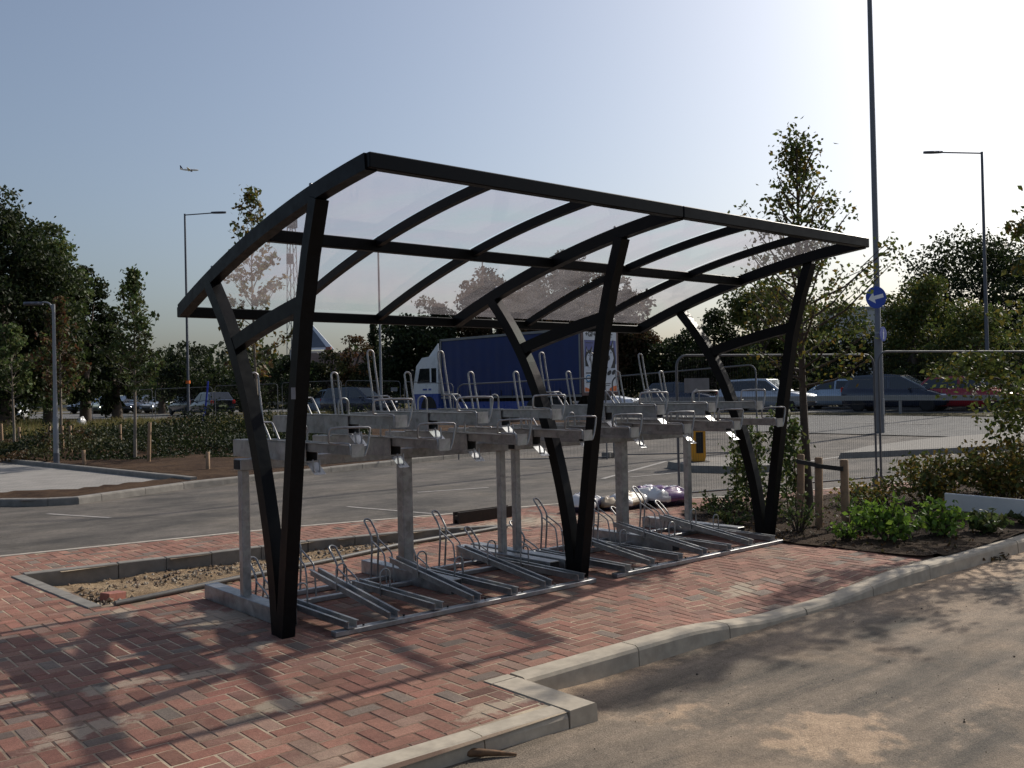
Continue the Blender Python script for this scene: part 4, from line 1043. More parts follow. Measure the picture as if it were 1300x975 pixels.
# climbing plants on canes
gc = 'climbing plants on canes'
for q, (u, v, h, lb) in enumerate([(933, 648, .95, 'leftmost climbing plant on a cane'), (948, 651, 1.15, 'climbing plant second from the left, behind the far rack'), (962, 650, 1.0, 'climbing plant on a cane just left of the curved far shelter leg'),
                               (985, 655, 1.25, 'climbing plant between the two far shelter legs'), (1000, 652, 1.3, 'tallest climbing plant just right of the far shelter front leg'), (1012, 658, 1.15, 'climbing plant beside the half hidden stake')]):
    p = G(u, v); r_ = np.random.default_rng(80+q); t = thing('climbing_plant', lb, 'plant', (p[0], p[1], 0), 0, gc)
    ln = r_.uniform(-.06, .06, 2); MB().tube([(0, 0, 0), (ln[0], ln[1], h)], [.008, .007], 6).build('cane', M['wood'], t)
    n = 420; f = r_.random(n)**.9; P = np.stack([ln[0]*f+r_.standard_normal(n)*.065, ln[1]*f+r_.standard_normal(n)*.065, h*f*1.02+.03], 1)
    V, F_, c = leaf_quads(P, .07, cols_for('green', n, r_), r_); np_mesh('leaves', V, F_, M['leaf'], t, c)
# white board in the right bed
m = MB(); a, b = G(1200, 640, .12), G(1310, 652, .12); a = np.array([8.9, -.35]); b = np.array([8.35, -1.62])
qa, qb = G(1200, 646, .10), G(1318, 658, .10)
m.bar((qa[0], qa[1], .19), (qb[0], qb[1], .19), .03, .20, bev=.008)
tag(m.build('board', M['white_plastic']), 'pale white board lying on edge among the shrubs on the right', 'board')
# leaf pile by kerb
r_ = np.random.default_rng(90); p = G(1250, 706, -.1); n = 420; P = np.stack([p[0]+r_.standard_normal(n)*.13, p[1]-.02+r_.standard_normal(n)*.06, -.112+np.abs(r_.standard_normal(n))*.025], 1)
V, F_, c = leaf_quads(P, .05, cols_for('brown', n, r_), r_, .5); tag(np_mesh('leaf_litter', V, F_, M['leaf'], None, c), 'small heap of dry leaves against the kerb on the right', 'leaf litter', kind='stuff')
# fallen leaves/litter in the soil
n = 1500; px = r_.uniform(5.4, 11, n); py = r_.uniform(-1.75, 1.6, n); P = np.stack([px, py, soilz(px, py)+.012], 1); P = P[inpoly(px, py, [(5.45, -1.75), (5.4, -.1), (5.6, .6), (6.6, 1.8), (9.5, 1.3), (11, .6), (11, -1.8)])]
V, F_, c = leaf_quads(P, .04, cols_for('brown', len(P), r_), r_, .7); tag(np_mesh('bark_litter', V, F_, M['leaf'], None, c), 'brown bark chips and dry leaves on the soil', 'litter', kind='stuff')

# low planting of the left bed and dry grass behind it
n = 42000; d = r_.uniform(24.5, 36, n); u = r_.uniform(-60, 470, n); la = (u-650)/FPX*d
hs = 2.6*np.clip(fbm(la*.45, d*.35, 4)-.30, .03, 1)**1.25*(.6+.8*vnoise(la*2.1, d*1.3)); hb = sstep(24.3, 26.5, d-.9*np.sin(la*.6)); P = np.stack([CAM[0]+FH[0]*d+RH[0]*la, CAM[1]+FH[1]*d+RH[1]*la, gzv(d)+.05+hs*hb*r_.random(n)**.7], 1)
k = (vnoise(la*1.2, d*1.2) > .22) & inpoly(P[:, 0], P[:, 1], kp); P = P[k]
cc = cols_for('dark', len(P), r_)*.8; k2 = vnoise(P[:, 0]*.5, P[:, 1]*.5) > .58; cc[k2] = cols_for('olive', k2.sum(), r_); k2 = vnoise(P[:, 0]*.37+40, P[:, 1]*.37) > .68; cc[k2] = cols_for('brown', k2.sum(), r_)
V, F_, c = leaf_quads(P, .10, cc, r_); tag(np_mesh('ground_cover', V, F_, M['leaf'], None, c), 'low dark green ground cover planting in the left bed', 'ground cover', kind='stuff')
n = 26000; d = r_.uniform(35, 50, n); u = r_.uniform(-80, 420, n); la = (u-650)/FPX*d; B = np.stack([CAM[0]+FH[0]*d+RH[0]*la, CAM[1]+FH[1]*d+RH[1]*la, gzv(d)], 1)
hgt = r_.uniform(.12, .42, n)*(.5+vnoise(la*.5, d*.5)); dr = r_.standard_normal((n, 2))*.07; wv = r_.standard_normal((n, 2)); wv /= np.linalg.norm(wv, axis=1)[:, None]; wv *= .02
z3 = np.zeros(n); V = np.stack([B+np.stack([wv[:, 0], wv[:, 1], z3], 1), B-np.stack([wv[:, 0], wv[:, 1], z3], 1), B+np.stack([dr[:, 0], dr[:, 1], hgt], 1)], 1)
gc_ = np.array([(.14, .13, .04), (.19, .155, .06), (.09, .11, .03), (.22, .17, .075)])[r_.integers(0, 4, n)]*r_.uniform(.7, 1.2, (n, 1))
tag(np_mesh('grass', V.reshape(-1, 3), np.arange(3*n).reshape(n, 3), M['leaf'], None, np.repeat(gc_, 3, 0)), 'dry yellowish grass strip behind the left bed', 'grass', kind='stuff')

# ------------------------------------------------------------------ street lamps and masts
def lamp(label, u, vtop, d, arm_px, r0, r1, matk, head=.55, base=True, group='street lamps', curve=False, vref=500, z0=None):
    p = at(u, d, vref); zb = p[2] if z0 is None else z0; h = zat(u, vtop, d)-zb; t = thing('street_lamp', label, 'street lamp', (p[0], p[1], zb), 0, group)
    MB().lathe([(r0*1.15, -.05), (r0*1.15, 1.15), (r0, 1.2), ((r0+r1)/2, h*.5), (r1, h)], 12).build('pole', M[matk], t)
    if base: MB().lathe([(r0*1.25, 0), (r0*1.25, .28)], 12).build('base_band', M['lamp_dark'], t)
    if arm_px:
        Lr = arm_px/FPX*d; s = 1 if Lr > 0 else -1; e = np.array([RH[0]*Lr, RH[1]*Lr]); z = h
        if curve: pts = [(0, 0, h-.25), (e[0]*.12, e[1]*.12, h+.02), (e[0]*.4, e[1]*.4, h+.06), (e[0]*.85, e[1]*.85, h+.02)]; pts = smooth_path(pts, 2)
        else: pts = [(0, 0, h-.06), (e[0]*.8, e[1]*.8, h+.02)]
        MB().tube(pts, r1*.62, 8).build('arm', M[matk], t)
        dv = Vector((e[0], e[1], 0)).normalized(); c = Vector((e[0]*.87, e[1]*.87, pts[-1][2])); m = MB()
        pr = [(-.55, .04), (-.35, .10), (0, .13), (.35, .11), (.5, .05)]; sd = Vector((-dv.y, dv.x, 0)); vs = []; fs = []
        for a, w_ in pr:
            o_ = c+dv*a*head
            vs += [o_+sd*w_*1.0, o_+sd*w_*.6+Vector((0, 0, .05)), o_-sd*w_*.6+Vector((0, 0, .05)), o_-sd*w_*1.0, o_-sd*w_*.8-Vector((0, 0, .035)), o_+sd*w_*.8-Vector((0, 0, .035))]
        for i in range(len(pr)-1):
            for k in range(6): fs.append((i*6+k, i*6+(k+1) % 6, i*6+6+(k+1) % 6, i*6+6+k))
        fs += [tuple(range(6))[::-1], tuple(len(vs)-6+k for k in range(6))]
        m.add(vs, fs).build('lamp_head', M['lamp_dark'], t)
    return t
pL = G(74, 589, .03)
lamp('short grey street lamp with curved arm in the left bed', 70, 386, depth_of(pL[0], pL[1]), -30, .06, .038, 'lamp_steel', .45, curve=True, z0=.03)
t = lamp('tall thin street lamp with straight arm to the right, orange band round its pole', 239, 271, 46, 50, .07, .045, 'lamp_dark', .7)
m = MB(); m.lathe([(.11, 1.95), (.11, 2.1)], 12); m.build('warning_band', M['orange'], t)
lamp('plain pale pole rising behind the truck cab', 484, 300, 46, 0, .065, .045, 'lamp_steel', 0, False)
lamp('thin far pole behind the brown trees', 616, 318, 75, 0, .07, .05, 'lamp_dark', 0, False)
lamp('tall grey street lamp with long arm at the right edge', 1254, 192, 39, -72, .085, .05, 'lamp_dark', .75, vref=480)
# big column with two round signs
d = 28.6; u0 = 1117; p = at(1118, d, 553); t = thing('lamp_column', 'very tall thick grey column rising out of view right of the staked tree', 'lamp column', (p[0], p[1], 0)); zk = zat(1117, 428, d)
MB().lathe([(.12, -.05), (.12, zk-.08), (.11, zk), (.09, zk+.06), (.082, 9), (.065, 15.5)], 16).build('pole', M['column_steel'], t)
MB().tube([(0, 0, 15.4), (-RH[0]*1.2, -RH[1]*1.2, 15.7)], .05, 8).build('arm', M['lamp_steel'], t)
MB().box((.0, -.118, .9), (.11, .02, .5)).build('access_door', M['lamp_steel'], t)
toc = Vector((-FH[0], -FH[1], 0)); rt = Vector((RH[0], RH[1], 0)); up = Vector((0, 0, 1))
def disc_sign(label, u, v, dd, rad, squash, marks, off):
    c = Vector(at(u, dd, v)); c.z = zat(u, v, dd); t = thing('round_sign', label, 'road sign', c, 0, 'round blue road signs on the column')
    nrm = (toc*math.cos(squash)+rt*math.sin(squash)).normalized(); ax = up.cross(nrm).normalized()
    def pt(a, b, k): return ax*a+up*b+nrm*k
    N = 36; vs = [pt(rad*math.cos(2*math.pi*i/N), rad*math.sin(2*math.pi*i/N), k) for k in (0, .012) for i in range(N)]
    MB().add(vs, [tuple(range(N))[::-1], tuple(range(N, 2*N))]+[(i, (i+1) % N, N+(i+1) % N, N+i) for i in range(N)]).build('sign_face', M['blue_sign'], t)
    m = MB()
    for poly in marks: m.prism(poly, .013, .016, lambda q, k: pt(q[0]*rad, q[1]*rad, k))
    m.build('arrow' if len(marks) == 1 else 'figure', M['sign_white'], t)
    MB().bar(pt(0, .05, -.012), pt(0, .05, -off), .08, .05).build('clip', M['sign_back'], t)
    return t
def rotp(poly, a): return [(x*math.cos(a)-y*math.sin(a), x*math.sin(a)+y*math.cos(a)) for x, y in poly]
arrow = [(-.78, 0), (-.18, .52), (-.18, .17), (.72, .17), (.72, -.17), (-.18, -.17), (-.18, -.52)]
disc_sign('large round blue sign with white arrow pointing left', 1112, 377.5, d-.45, .33, .15, [rotp(arrow, R_(14))], .3)
fig = [[(-.12, .52), (0, .64), (.12, .52), (0, .40)], [(-.2, .32), (.2, .32), (.12, -.1), (.16, -.72), (.02, -.72), (0, -.2), (-.04, -.72), (-.18, -.72), (-.12, -.1)]]
disc_sign('small round blue sign with white walking figure below the arrow sign', 1121, 424, d-.4, .22, .75, fig, .24)
# lattice mast far off
p = at(374, 150); h = zat(374, 258, 150)-p[2]; t = thing('lattice_mast', 'far thin lattice mast behind the near shelter leg', 'mast', p); m = MB(); wd = .9
for sx, sy in ((-1, -1), (1, -1), (1, 1), (-1, 1)): m.tube([(sx*wd, sy*wd, 0), (sx*wd*.45, sy*wd*.45, h)], .07, 5)
m.build('leg', M['lamp_dark'], t); m = MB(); nz = 14
for i in range(nz):
    for q in range(4):
        cs = [(-1, -1), (1, -1), (1, 1), (-1, 1)]; a = cs[q]; b = cs[(q+1) % 4]; k0 = 1-.55*i/nz; k1 = 1-.55*(i+1)/nz
        m.tube([(a[0]*wd*k0, a[1]*wd*k0, h*i/nz), (b[0]*wd*k1, b[1]*wd*k1, h*(i+1)/nz)], .045, 4, caps=False)
m.build('bracing', M['lamp_dark'], t)
m = MB(); m.box((.4, .3, h*.93), (1.2, 1.0, 3.2)); m.box((-.5, -.3, h*.72), (.8, .8, 1.6)); m.build('antenna', M['lamp_dark'], t)

# ------------------------------------------------------------------ temporary mesh fences
def fence_panel(label, a, b, za, zb, H=2.0, plate=None, dens=42, group='temporary mesh fence panels'):
    a = Vector((*a[:2], za)); b = Vector((*b[:2], zb)); t = thing('mesh_fence', label, 'mesh fence', a, 0, group); D_ = b-a; Lh = D_.length; x = D_/Lh; z = Vector((0, 0, 1))
    pt = lambda s, h: x*s+z*h
    r = .17; fr = [pt(.05, 0), pt(.05, H-r)]+[pt(.05+r-r*math.cos(k), H-r+r*math.sin(k)) for k in np.linspace(0, math.pi/2, 6)[1:]]
    fr += [pt(Lh-.05-r+r*math.sin(k), H-r+r*math.cos(k)) for k in np.linspace(0, math.pi/2, 6)]+[pt(Lh-.05, 0)]
    m = MB(); m.tube(fr, .018, 6); m.tube([pt(.05, .14), pt(Lh-.05, .14)], .014, 6); m.build('frame', M['fence_steel'], t)
    m = MB(); n = int(Lh*dens/3.5)
    for i in range(1, n):
        s = .05+(Lh-.1)*i/n; e = min(s-.05, Lh-.05-s); top = H if e > r else H-r+math.sqrt(max(0, r*r-(r-e)**2))
        m.tube([pt(s, .14), pt(s, top)], .0014, 3, caps=False)
    for hh in np.linspace(.14, H, 6)[1:-1]: m.tube([pt(.05, hh), pt(Lh-.05, hh)], .0010, 3, caps=False)
    m.build('mesh_infill', M['fence_wire'], t)
    if plate is not None: MB().box(pt(Lh*plate, H-.42)+Vector((-FH[0], -FH[1], 0))*.03, (.42, .012, .2), Matrix.Rotation(math.atan2(x.y, x.x), 3, 'Z')).build('notice_plate', M['poster_grey'], t)
    return t
def foot(p, z, rz, label):
    o = MB().box((0, 0, .07), (.62, .22, .14), bev=.02).build('concrete_block', M['concrete_dark']); o.location = (float(p[0]), float(p[1]), z); o.rotation_euler = (0, 0, rz); tag(o, label, 'concrete block', 'concrete feet of the fence panels')
A0, A1, A2, A3 = (7.24, 2.62), (11.0, 1.68), (14.7, .76), (18.4, -.15)
nf = fence_panel('near mesh fence panel behind the bags and the staked tree', A0, A1, 0, 0, 2.05, .1, 80)
fence_panel('mesh fence panel right of the grey column', A1, A2, 0, 0, 2.1, None, 80)
fence_panel('mesh fence panel running out of view at the right', A2, A3, 0, 0, 2.1, None, 60)
for s in (-1, 1): MB().prism([(s*.03, 0), (s*.03, .22), (s*.16, 0)], -.01, .01, lambda q, k: (A1[0]-A0[0]+.97*q[0], A1[1]-A0[1]-.24*q[0]+k, q[1])).build('foot_gusset', M['fence_steel'], nf)
def fp(label, u0, u1, d0, d1, v0, v1, plate=None, dens=40):
    a, b = at(u0, d0, v0), at(u1, d1, v1); fence_panel(label, a, b, zat(u0, v0, d0)-2.0, zat(u1, v1, d1)-2.0, 2.0, plate, dens)
    return a, b
a, b = fp('mesh fence panel in front of the truck rear', 775, 962, 22.5, 20.0, 478.5, 462.5)
foot(G(776, 579), -.03, .3, 'dark concrete fence foot left of the far rack posts'); foot(G(960, 577), -.03, .3, 'dark concrete fence foot behind the climbing plants')
fp('mesh fence panel in front of the blue truck side', 578, 771, 23, 22, 488.5, 479)
fp('mesh fence panel in front of the truck cab', 512, 576, 40, 38, 484.5, 487, .9)
fp('mesh fence panel behind the middle rack hoops', 438, 509, 50, 48, 483, 484, .88)
fp('mesh fence panel in front of the parked estate car', 357, 434, 52, 50, 486, 483)
fp('mesh fence panel just left of the near shelter leg', 272, 353, 54, 52, 490, 487)
fp('mesh fence panel behind the dark hatchback', 196, 270, 56, 55, 494, 491)
fp('mesh fence panel behind the slim pale green tree', 116, 194, 58, 57, 498, 494)

# crash barrier along the far road
t = thing('crash_barrier', 'long low steel crash barrier along the far road', 'barrier', along(0, 0)); O = Vector(along(0, 0)); m = MB(); tt = list(np.arange(-74, 26, 4.0))
for a, b in zip(tt, tt[1:]):
    pa, pb = Vector(along(a, 0))-O, Vector(along(b, 0))-O
    for dz in (.60, .72): m.bar(pa+Vector((0, 0, dz)), pb+Vector((0, 0, dz)), .05, .09)
    m.bar(pa+Vector((0, 0, .66)), pb+Vector((0, 0, .66)), .02, .14)
m.build('rail', M['rail_grey'], t)
for s in tt:
    q = Vector(along(s, .06))-O; MB().box(q+Vector((0, 0, .33)), (.09, .09, .72)).build('post', M['rail_grey'], t)

# keep-left bollard on the island
p = G(886, 592); t = thing('traffic_bollard', 'yellow traffic bollard with black front on the traffic island', 'bollard', (p[0], p[1], .1)); r_h = Vector((RH[0], RH[1], 0)); f_h = Vector((FH[0], FH[1], 0))
pr = [(-.10, 0), (.10, 0), (.125, .12), (.125, .72), (.09, .82), (-.09, .82), (-.125, .72), (-.125, .12)]
MB().prism(pr, -.13, .13, lambda q, k: r_h*q[0]*1.15+f_h*k+Vector((0, 0, q[1]*.88))).build('body', M['yellow'], t)
MB().prism([(-.07, .2), (.07, .2), (.07, .68), (-.07, .68)], -.138, -.131, lambda q, k: r_h*(q[0]+.02)+f_h*k+Vector((0, 0, q[1]*.88))).build('front_panel', M['hollow'], t)
MB().box((0, 0, -.03), (.46, .4, .08), Matrix.Rotation(YAW, 3, 'Z')).build('base', M['hollow'], t)
# blue bent plastic pipe in the left bed
m = MB(); q = [at(255, 36, 540), at(259, 36, 530), at(262, 36, 510), at(264, 36, 480)]; zz = [zat(255, 539, 36), zat(259, 528, 36), zat(262, 508, 36), zat(266, 484, 36)]
m.tube(smooth_path([(a[0], a[1], z) for a, z in zip(q, zz)], 2), .035, 8); tag(m.build('plastic_pipe', M['blue_plastic']), 'bent blue plastic pipe sticking up from the left bed', 'pipe')

# ------------------------------------------------------------------ vehicles
def wheel(parent, x, y, r, w=.2, side=1):
    o = MB().lathe([(r*.62, -w/2), (r*.95, -w/2), (r, -w*.3), (r, w*.3), (r*.95, w/2), (r*.62, w/2)], 22, 'y').build('wheel', M['tyre'], parent); o.location = (x, y, r)
    m = MB(); m.lathe([(r*.1, -w/2+.03), (r*.63, -w/2+.03), (r*.63, w/2-.03), (r*.1, w/2-.03)], 16, 'y')
    for k in range(5):
        a = k*2*math.pi/5; m.bar((0, side*(w/2-.025), 0), (math.cos(a)*r*.58, side*(w/2-.025), math.sin(a)*r*.58), .05, .02, up=(0, 1, 0))
    m.build('rim', M['rim'], o)
def car(label, cat, loc, rz, paint, Lc=4.3, W=1.76, H=1.46, style='hatch', group='cars along the far road', ghs=None):
    t = thing('parked_car', label, cat, loc, rz, group); h2 = Lc/2; hood = .93*H/1.46 if style != 'mpv' else 1.0
    prof = {'hatch': [(-h2, .45, .95), (-h2+.05, .25, 1.0), (-h2+.6, .22, 1.0), (-.4, .2, .97), (.75, .2, .95), (h2-.75, .2, .86), (h2-.12, .24, .72), (h2, .38, .60)],
            'estate': [(-h2, .45, .98), (-h2+.05, .25, 1.03), (-h2+.6, .22, 1.02), (-.4, .2, .99), (.75, .2, .97), (h2-.75, .2, .90), (h2-.12, .24, .78), (h2, .38, .62)],
            'mpv': [(-h2, .45, 1.05), (-h2+.05, .25, 1.1), (-h2+.6, .22, 1.08), (-.4, .2, 1.04), (1.0, .2, 1.0), (h2-.6, .22, .88), (h2-.12, .26, .72), (h2, .4, .58)]}[style]
    m = MB(); vs = []; fs = []; npn = 12
    for i, (x, zb, zt) in enumerate(prof):
        e = abs(x)/h2; wv = W/2*(1-.10*max(0, (e-.7)/.3)**2)
        half = [(0, zb), (wv*.86, zb), (wv*.98, zb+.10), (wv, zb+(zt-zb)*.55), (wv*.95, zt-.05), (wv*.80, zt+.01)]
        vs += [(x, a, b) for a, b in half]+[(x, -a, b) for a, b in half[::-1]][:-1]+[(x, 0, zt+.03)]
    n_ = npn
    # ring order: 6 right half, then left half top to bottom, closing over the top
    ringn = 12
    vs2 = []
    for i, (x, zb, zt) in enumerate(prof):
        e = abs(x)/h2; wv = W/2*(1-.10*max(0, (e-.7)/.3)**2)
        ring_ = [(wv*.86, zb), (wv*.98, zb+.10), (wv, zb+(zt-zb)*.55), (wv*.95, zt-.05), (wv*.80, zt+.01), (0, zt+.03)]
        ring_ = ring_+[(-a, b) for a, b in ring_[:-1][::-1]]
        vs2 += [(x, a, b) for a, b in ring_]
    rn = 11
    for i in range(len(prof)-1):
        for k in range(rn): fs.append((i*rn+k, i*rn+(k+1) % rn, (i+1)*rn+(k+1) % rn, (i+1)*rn+k))
    fs += [tuple(range(rn)), tuple((len(prof)-1)*rn+k for k in range(rn))[::-1]]
    m.add(vs2, fs, True).build('body', paint, t)
    g_ = {'hatch': [(-h2+.12, .98, W*.41), (-h2+.62, H-.04, W*.34), (-.25, H, W*.345), (.35, H-.05, W*.335), (1.12, .94, W*.40)],
          'estate': [(-h2+.10, 1.0, W*.41), (-h2+.42, H-.05, W*.35), (-.3, H, W*.35), (.3, H-.04, W*.34), (1.1, .95, W*.41)],
          'mpv': [(-h2+.08, 1.06, W*.42), (-h2+.38, H-.07, W*.36), (-.5, H, W*.36), (.25, H-.07, W*.35), (1.45, .96, W*.41)]}[style]
    # cabin: base at belt line, glass proud of it
    belt = .96; sec = [(x, z, w_) for x, z, w_ in g_]
    m = MB(); vs = []; fs = []
    for x, z, w_ in sec:
        wb = W*.44
        vs += [(x, wb, belt-.04), (x, w_, max(z, belt)), (x, -w_, max(z, belt)), (x, -wb, belt-.04)]
    for i in range(len(sec)-1):
        for k in range(3): fs.append((4*i+k, 4*i+k+1, 4*i+5+k, 4*i+4+k))
    fs += [(0, 1, 2, 3), tuple(4*(len(sec)-1)+k for k in (3, 2, 1, 0))]
    m.add(vs, fs).build('cabin', paint, t)
    def side_glass(xa, za, xb, zb_, sgn):   # quad between belt and roofline
        m = MB(); q = []
        def ww(z): f = (z-belt)/(H-belt); return W*.44+(W*.348-W*.44)*max(0, f)+.012
        for x, z in ((xa[0], belt+.03), (xb[0], belt+.03), (xb[1], zb_), (xa[1], za)): q.append((x, sgn*ww(z), z))
        m.add(q+[(a, b-sgn*.012, c) for a, b, c in q], [(0, 1, 2, 3), (4, 5, 6, 7), (0, 1, 5, 4), (1, 2, 6, 5), (2, 3, 7, 6), (3, 0, 4, 7)]).build('side_window', M['glass_dark'], t)
    r0 = g_[1]; r3 = g_[3]; r4 = g_[4]
    for sgn in (-1, 1):
        side_glass((g_[0][0]+.16, r0[0]+.06), H-.12, (-.22, -.22), H-.09, sgn); side_glass((-.12, -.12), H-.09, (r4[0]-.17, r3[0]-.02), H-.12, sgn)
    for nm, (xa, za, wa), (xb, zb_, wb_), mt in (('windscreen', r3, r4, M['windscreen']), ('rear_window', g_[1], g_[0], M['glass_dark'])):
        s = 1 if nm == 'windscreen' else -1; f0, f1 = .08, .90
        lp = lambda f: (xa+(xb-xa)*f+s*.016, za+(max(zb_, belt)-za)*f+.012, (wa+(wb_-wa)*f)*.90)
        (x0_, z0_, w0_), (x1_, z1_, w1_) = lp(f0), lp(f1)
        q = [(x0_, w0_, z0_), (x0_, -w0_, z0_), (x1_, -w1_, z1_), (x1_, w1_, z1_)]; m = MB()
        m.add(q+[(a-s*.012, b, c-.012) for a, b, c in q], [(0, 1, 2, 3), (7, 6, 5, 4), (0, 4, 5, 1), (1, 5, 6, 2), (2, 6, 7, 3), (3, 7, 4, 0)]).build(nm, mt, t)
    for sgn in (-1, 1):
        MB().box((h2-.20, sgn*W*.36, .68), (.34, .26, .13), Matrix.Rotation(sgn*-.28, 3, 'Z'), .04).build('headlight', M['headlight'], t)
        MB().box((-h2+.03, sgn*W*.39, .86 if style != 'mpv' else .98), (.12, .18, .24), None, .03).build('tail_light', M['taillight'], t)
        m = MB().box((.78, sgn*(W/2+.06), 1.0), (.12, .16, .12), None, .03); m.build('mirror', paint, t)
        for xx in (h2-.78, -h2+.75): wheel(t, xx, sgn*(W/2-.11), .315, .2, sgn)
    MB().box((-h2-.005, 0, .62), (.012, .52, .11)).build('number_plate', M['plate'], t)
    MB().box((h2-.02, 0, .45), (.05, 1.0, .14), None, .02).build('grille', M['hollow'], t)
    return t
bz = math.atan2(*(lambda v: (v[1], v[0]))(RH*BD[0]+FH*BD[1]))    # heading along the road, to the right
def road_car(u, off, *a, **k):
    best = min(np.arange(-90, 40, .05), key=lambda s: abs((lambda q: (q[0]/q[1])*FPX+650)(BA+BD*s+BN*off)-u)); q = along(best, off)
    return q
car('silver estate car left of the far shelter legs, behind the barrier', 'car', road_car(972, 3.2), bz, M['silver_paint'], 4.5, 1.78, 1.58, 'estate')
car('light blue hatchback half hidden behind the dark people carrier', 'car', road_car(1062, 5.8), bz+math.pi, M['ltblue_paint'], 4.1, 1.74, 1.47, 'hatch')
car('dark blue people carrier facing right behind the grey column', 'car', road_car(1140, 3.0), bz, M['navy_paint'], 4.45, 1.8, 1.66, 'mpv')
car('red hatchback partly behind the right street lamp', 'car', road_car(1228, 3.4), bz, M['red_paint'], 4.1, 1.74, 1.5, 'hatch')
car('dark car right of the truck, behind the plain fence', 'car', road_car(868, 3.4), bz, M['navy_paint'], 4.3, 1.76, 1.5, 'hatch')
car('white car with gleaming bonnet just behind the truck poster', 'car', at(752, 45.5, 505), bz+.35, M['white_paint'], 4.3, 1.76, 1.46, 'hatch')
car('dark hatchback seen from behind with red tail lights, right of the tall street lamp', 'car', at(268, 60, 515), YAW+math.pi*.0+.65, M['navy_paint'], 4.2, 1.76, 1.5, 'hatch')
car('dark saloon partly hidden behind the dark hatchback', 'car', at(240, 66, 515), YAW+.65, M['navy_paint'], 4.3, 1.76, 1.45, 'hatch')
car('pale blue estate car left of the dark estate in the middle', 'car', at(421, 58, 505), bz+math.pi-.2, M['ltblue_paint'], 4.4, 1.78, 1.5, 'estate')
car('dark blue estate car with pale windscreen in the middle', 'car', at(456, 55, 505), bz+.2, M['navy_paint'], 4.5, 1.78, 1.62, 'estate')
car('white van like car in shade at the left edge', 'car', at(12, 56, 510), bz-.5, M['white_paint'], 4.4, 1.8, 1.8, 'mpv')
gpk = 'small cars parked in the far left row'
c0 = None
for q, (u, pk_, lb) in enumerate([(118, 'navy_paint', 'leftmost dark car of the far parked row'), (131, 'ltblue_paint', 'pale blue car of the far parked row, left of the pale green one'), (146, 'green_paint', 'pale green car of the far parked row'), (163, 'navy_paint', 'dark car just right of the pale green one'), (185, 'navy_paint', 'dark car behind the slim pale green tree'), (212, 'silver_paint', 'largest silver car at the right end of the far parked row')]):
    car(lb, 'car', at(u, 84-q*1.5, 513), YAW+math.pi-.5, M[pk_], 4.2, 1.75, 1.5, 'hatch', gpk)
# white sack at the bed
p = at(103, 44, 515); t = bag((p[0], p[1], p[2]), .3, (.9, .7, .9), [bw, bw, bw], 'large white sack standing in the grass left of the far parked cars', 21)
t['group'] = 'sacks in the grass'; t.scale = (.42, .42, .62); t.location.z += .0

# truck ---------------------------------------------------------------
dN = 40.6; uN = 738; rearL = LD((uN-650)/FPX*dN, dN); frontL = LD((560-650)/FPX*47.3, 47.3)
hd = math.atan2(frontL[1]-rearL[1], frontL[0]-rearL[0]); Lb = float(np.hypot(*(frontL-rearL)[:2])); zg = .28
tr = thing('curtain_sided_truck', 'large truck with white cab, dark blue curtain sides and a poster on its rear doors', 'truck', (rearL[0], rearL[1], zg), hd)
Wt = 2.5; H0, H1 = 1.18, 4.0
m = MB().box((Lb/2, -Wt/2, (H0+H1)/2), (Lb-.02, Wt-.06, H1-H0-.02)); m.build('load_box', M['curtain'], tr)
for sgn, y0 in ((1, -.012), (-1, -Wt+.012)):
    xs_ = np.linspace(.12, Lb-.12, 140); vs = []
    for x in xs_:
        w_ = .014*math.sin(x*9+.6*math.sin(x*2.3))
        vs += [(x, y0+sgn*(w_*.9), H0-.04), (x, y0+sgn*w_*.5, (H0+H1)/2), (x, y0, H1-.10)]
    fs = []
    for i in range(len(xs_)-1):
        for k in range(2): fs.append((3*i+k, 3*i+3+k, 3*i+4+k, 3*i+1+k))
    m = MB().add(vs, fs, True).build('side_curtain', M['curtain'], tr)
    m = MB()
    for x in np.arange(.5, Lb, .75): m.box((x, y0+sgn*.028, H0+.06), (.045, .01, .34))
    m.build('curtain_strap', M['hollow'], tr)
    MB().bar((0, y0+sgn*.01, H1-.03), (Lb, y0+sgn*.01, H1-.03), .07, .11).build('roof_rail', M['rail_grey'], tr)
    MB().bar((0, y0+sgn*.01, H0-.10), (Lb, y0+sgn*.01, H0-.10), .05, .09).build('side_rail', M['rail_grey'], tr)
    for x in (.04, Lb-.04): MB().box((x, y0+sgn*.015, (H0+H1)/2), (.08, .06, H1-H0)).build('corner_post', M['rail_grey'], tr)
    MB().bar((3.1, y0-sgn*.1, .62), (Lb-1.0, y0-sgn*.1, .62), .03, .5).build('side_guard', M['cab_blue'], tr)
MB().box((Lb/2-.3, -Wt/2, .95), (Lb-.3, 1.0, .22)).build('chassis', M['hollow'], tr)
for x in (1.7, 2.95, Lb+1.05):
    for y in (-.2, -Wt+.2): wheel(tr, x, y, .5, .32, 1 if y > -1 else -1)
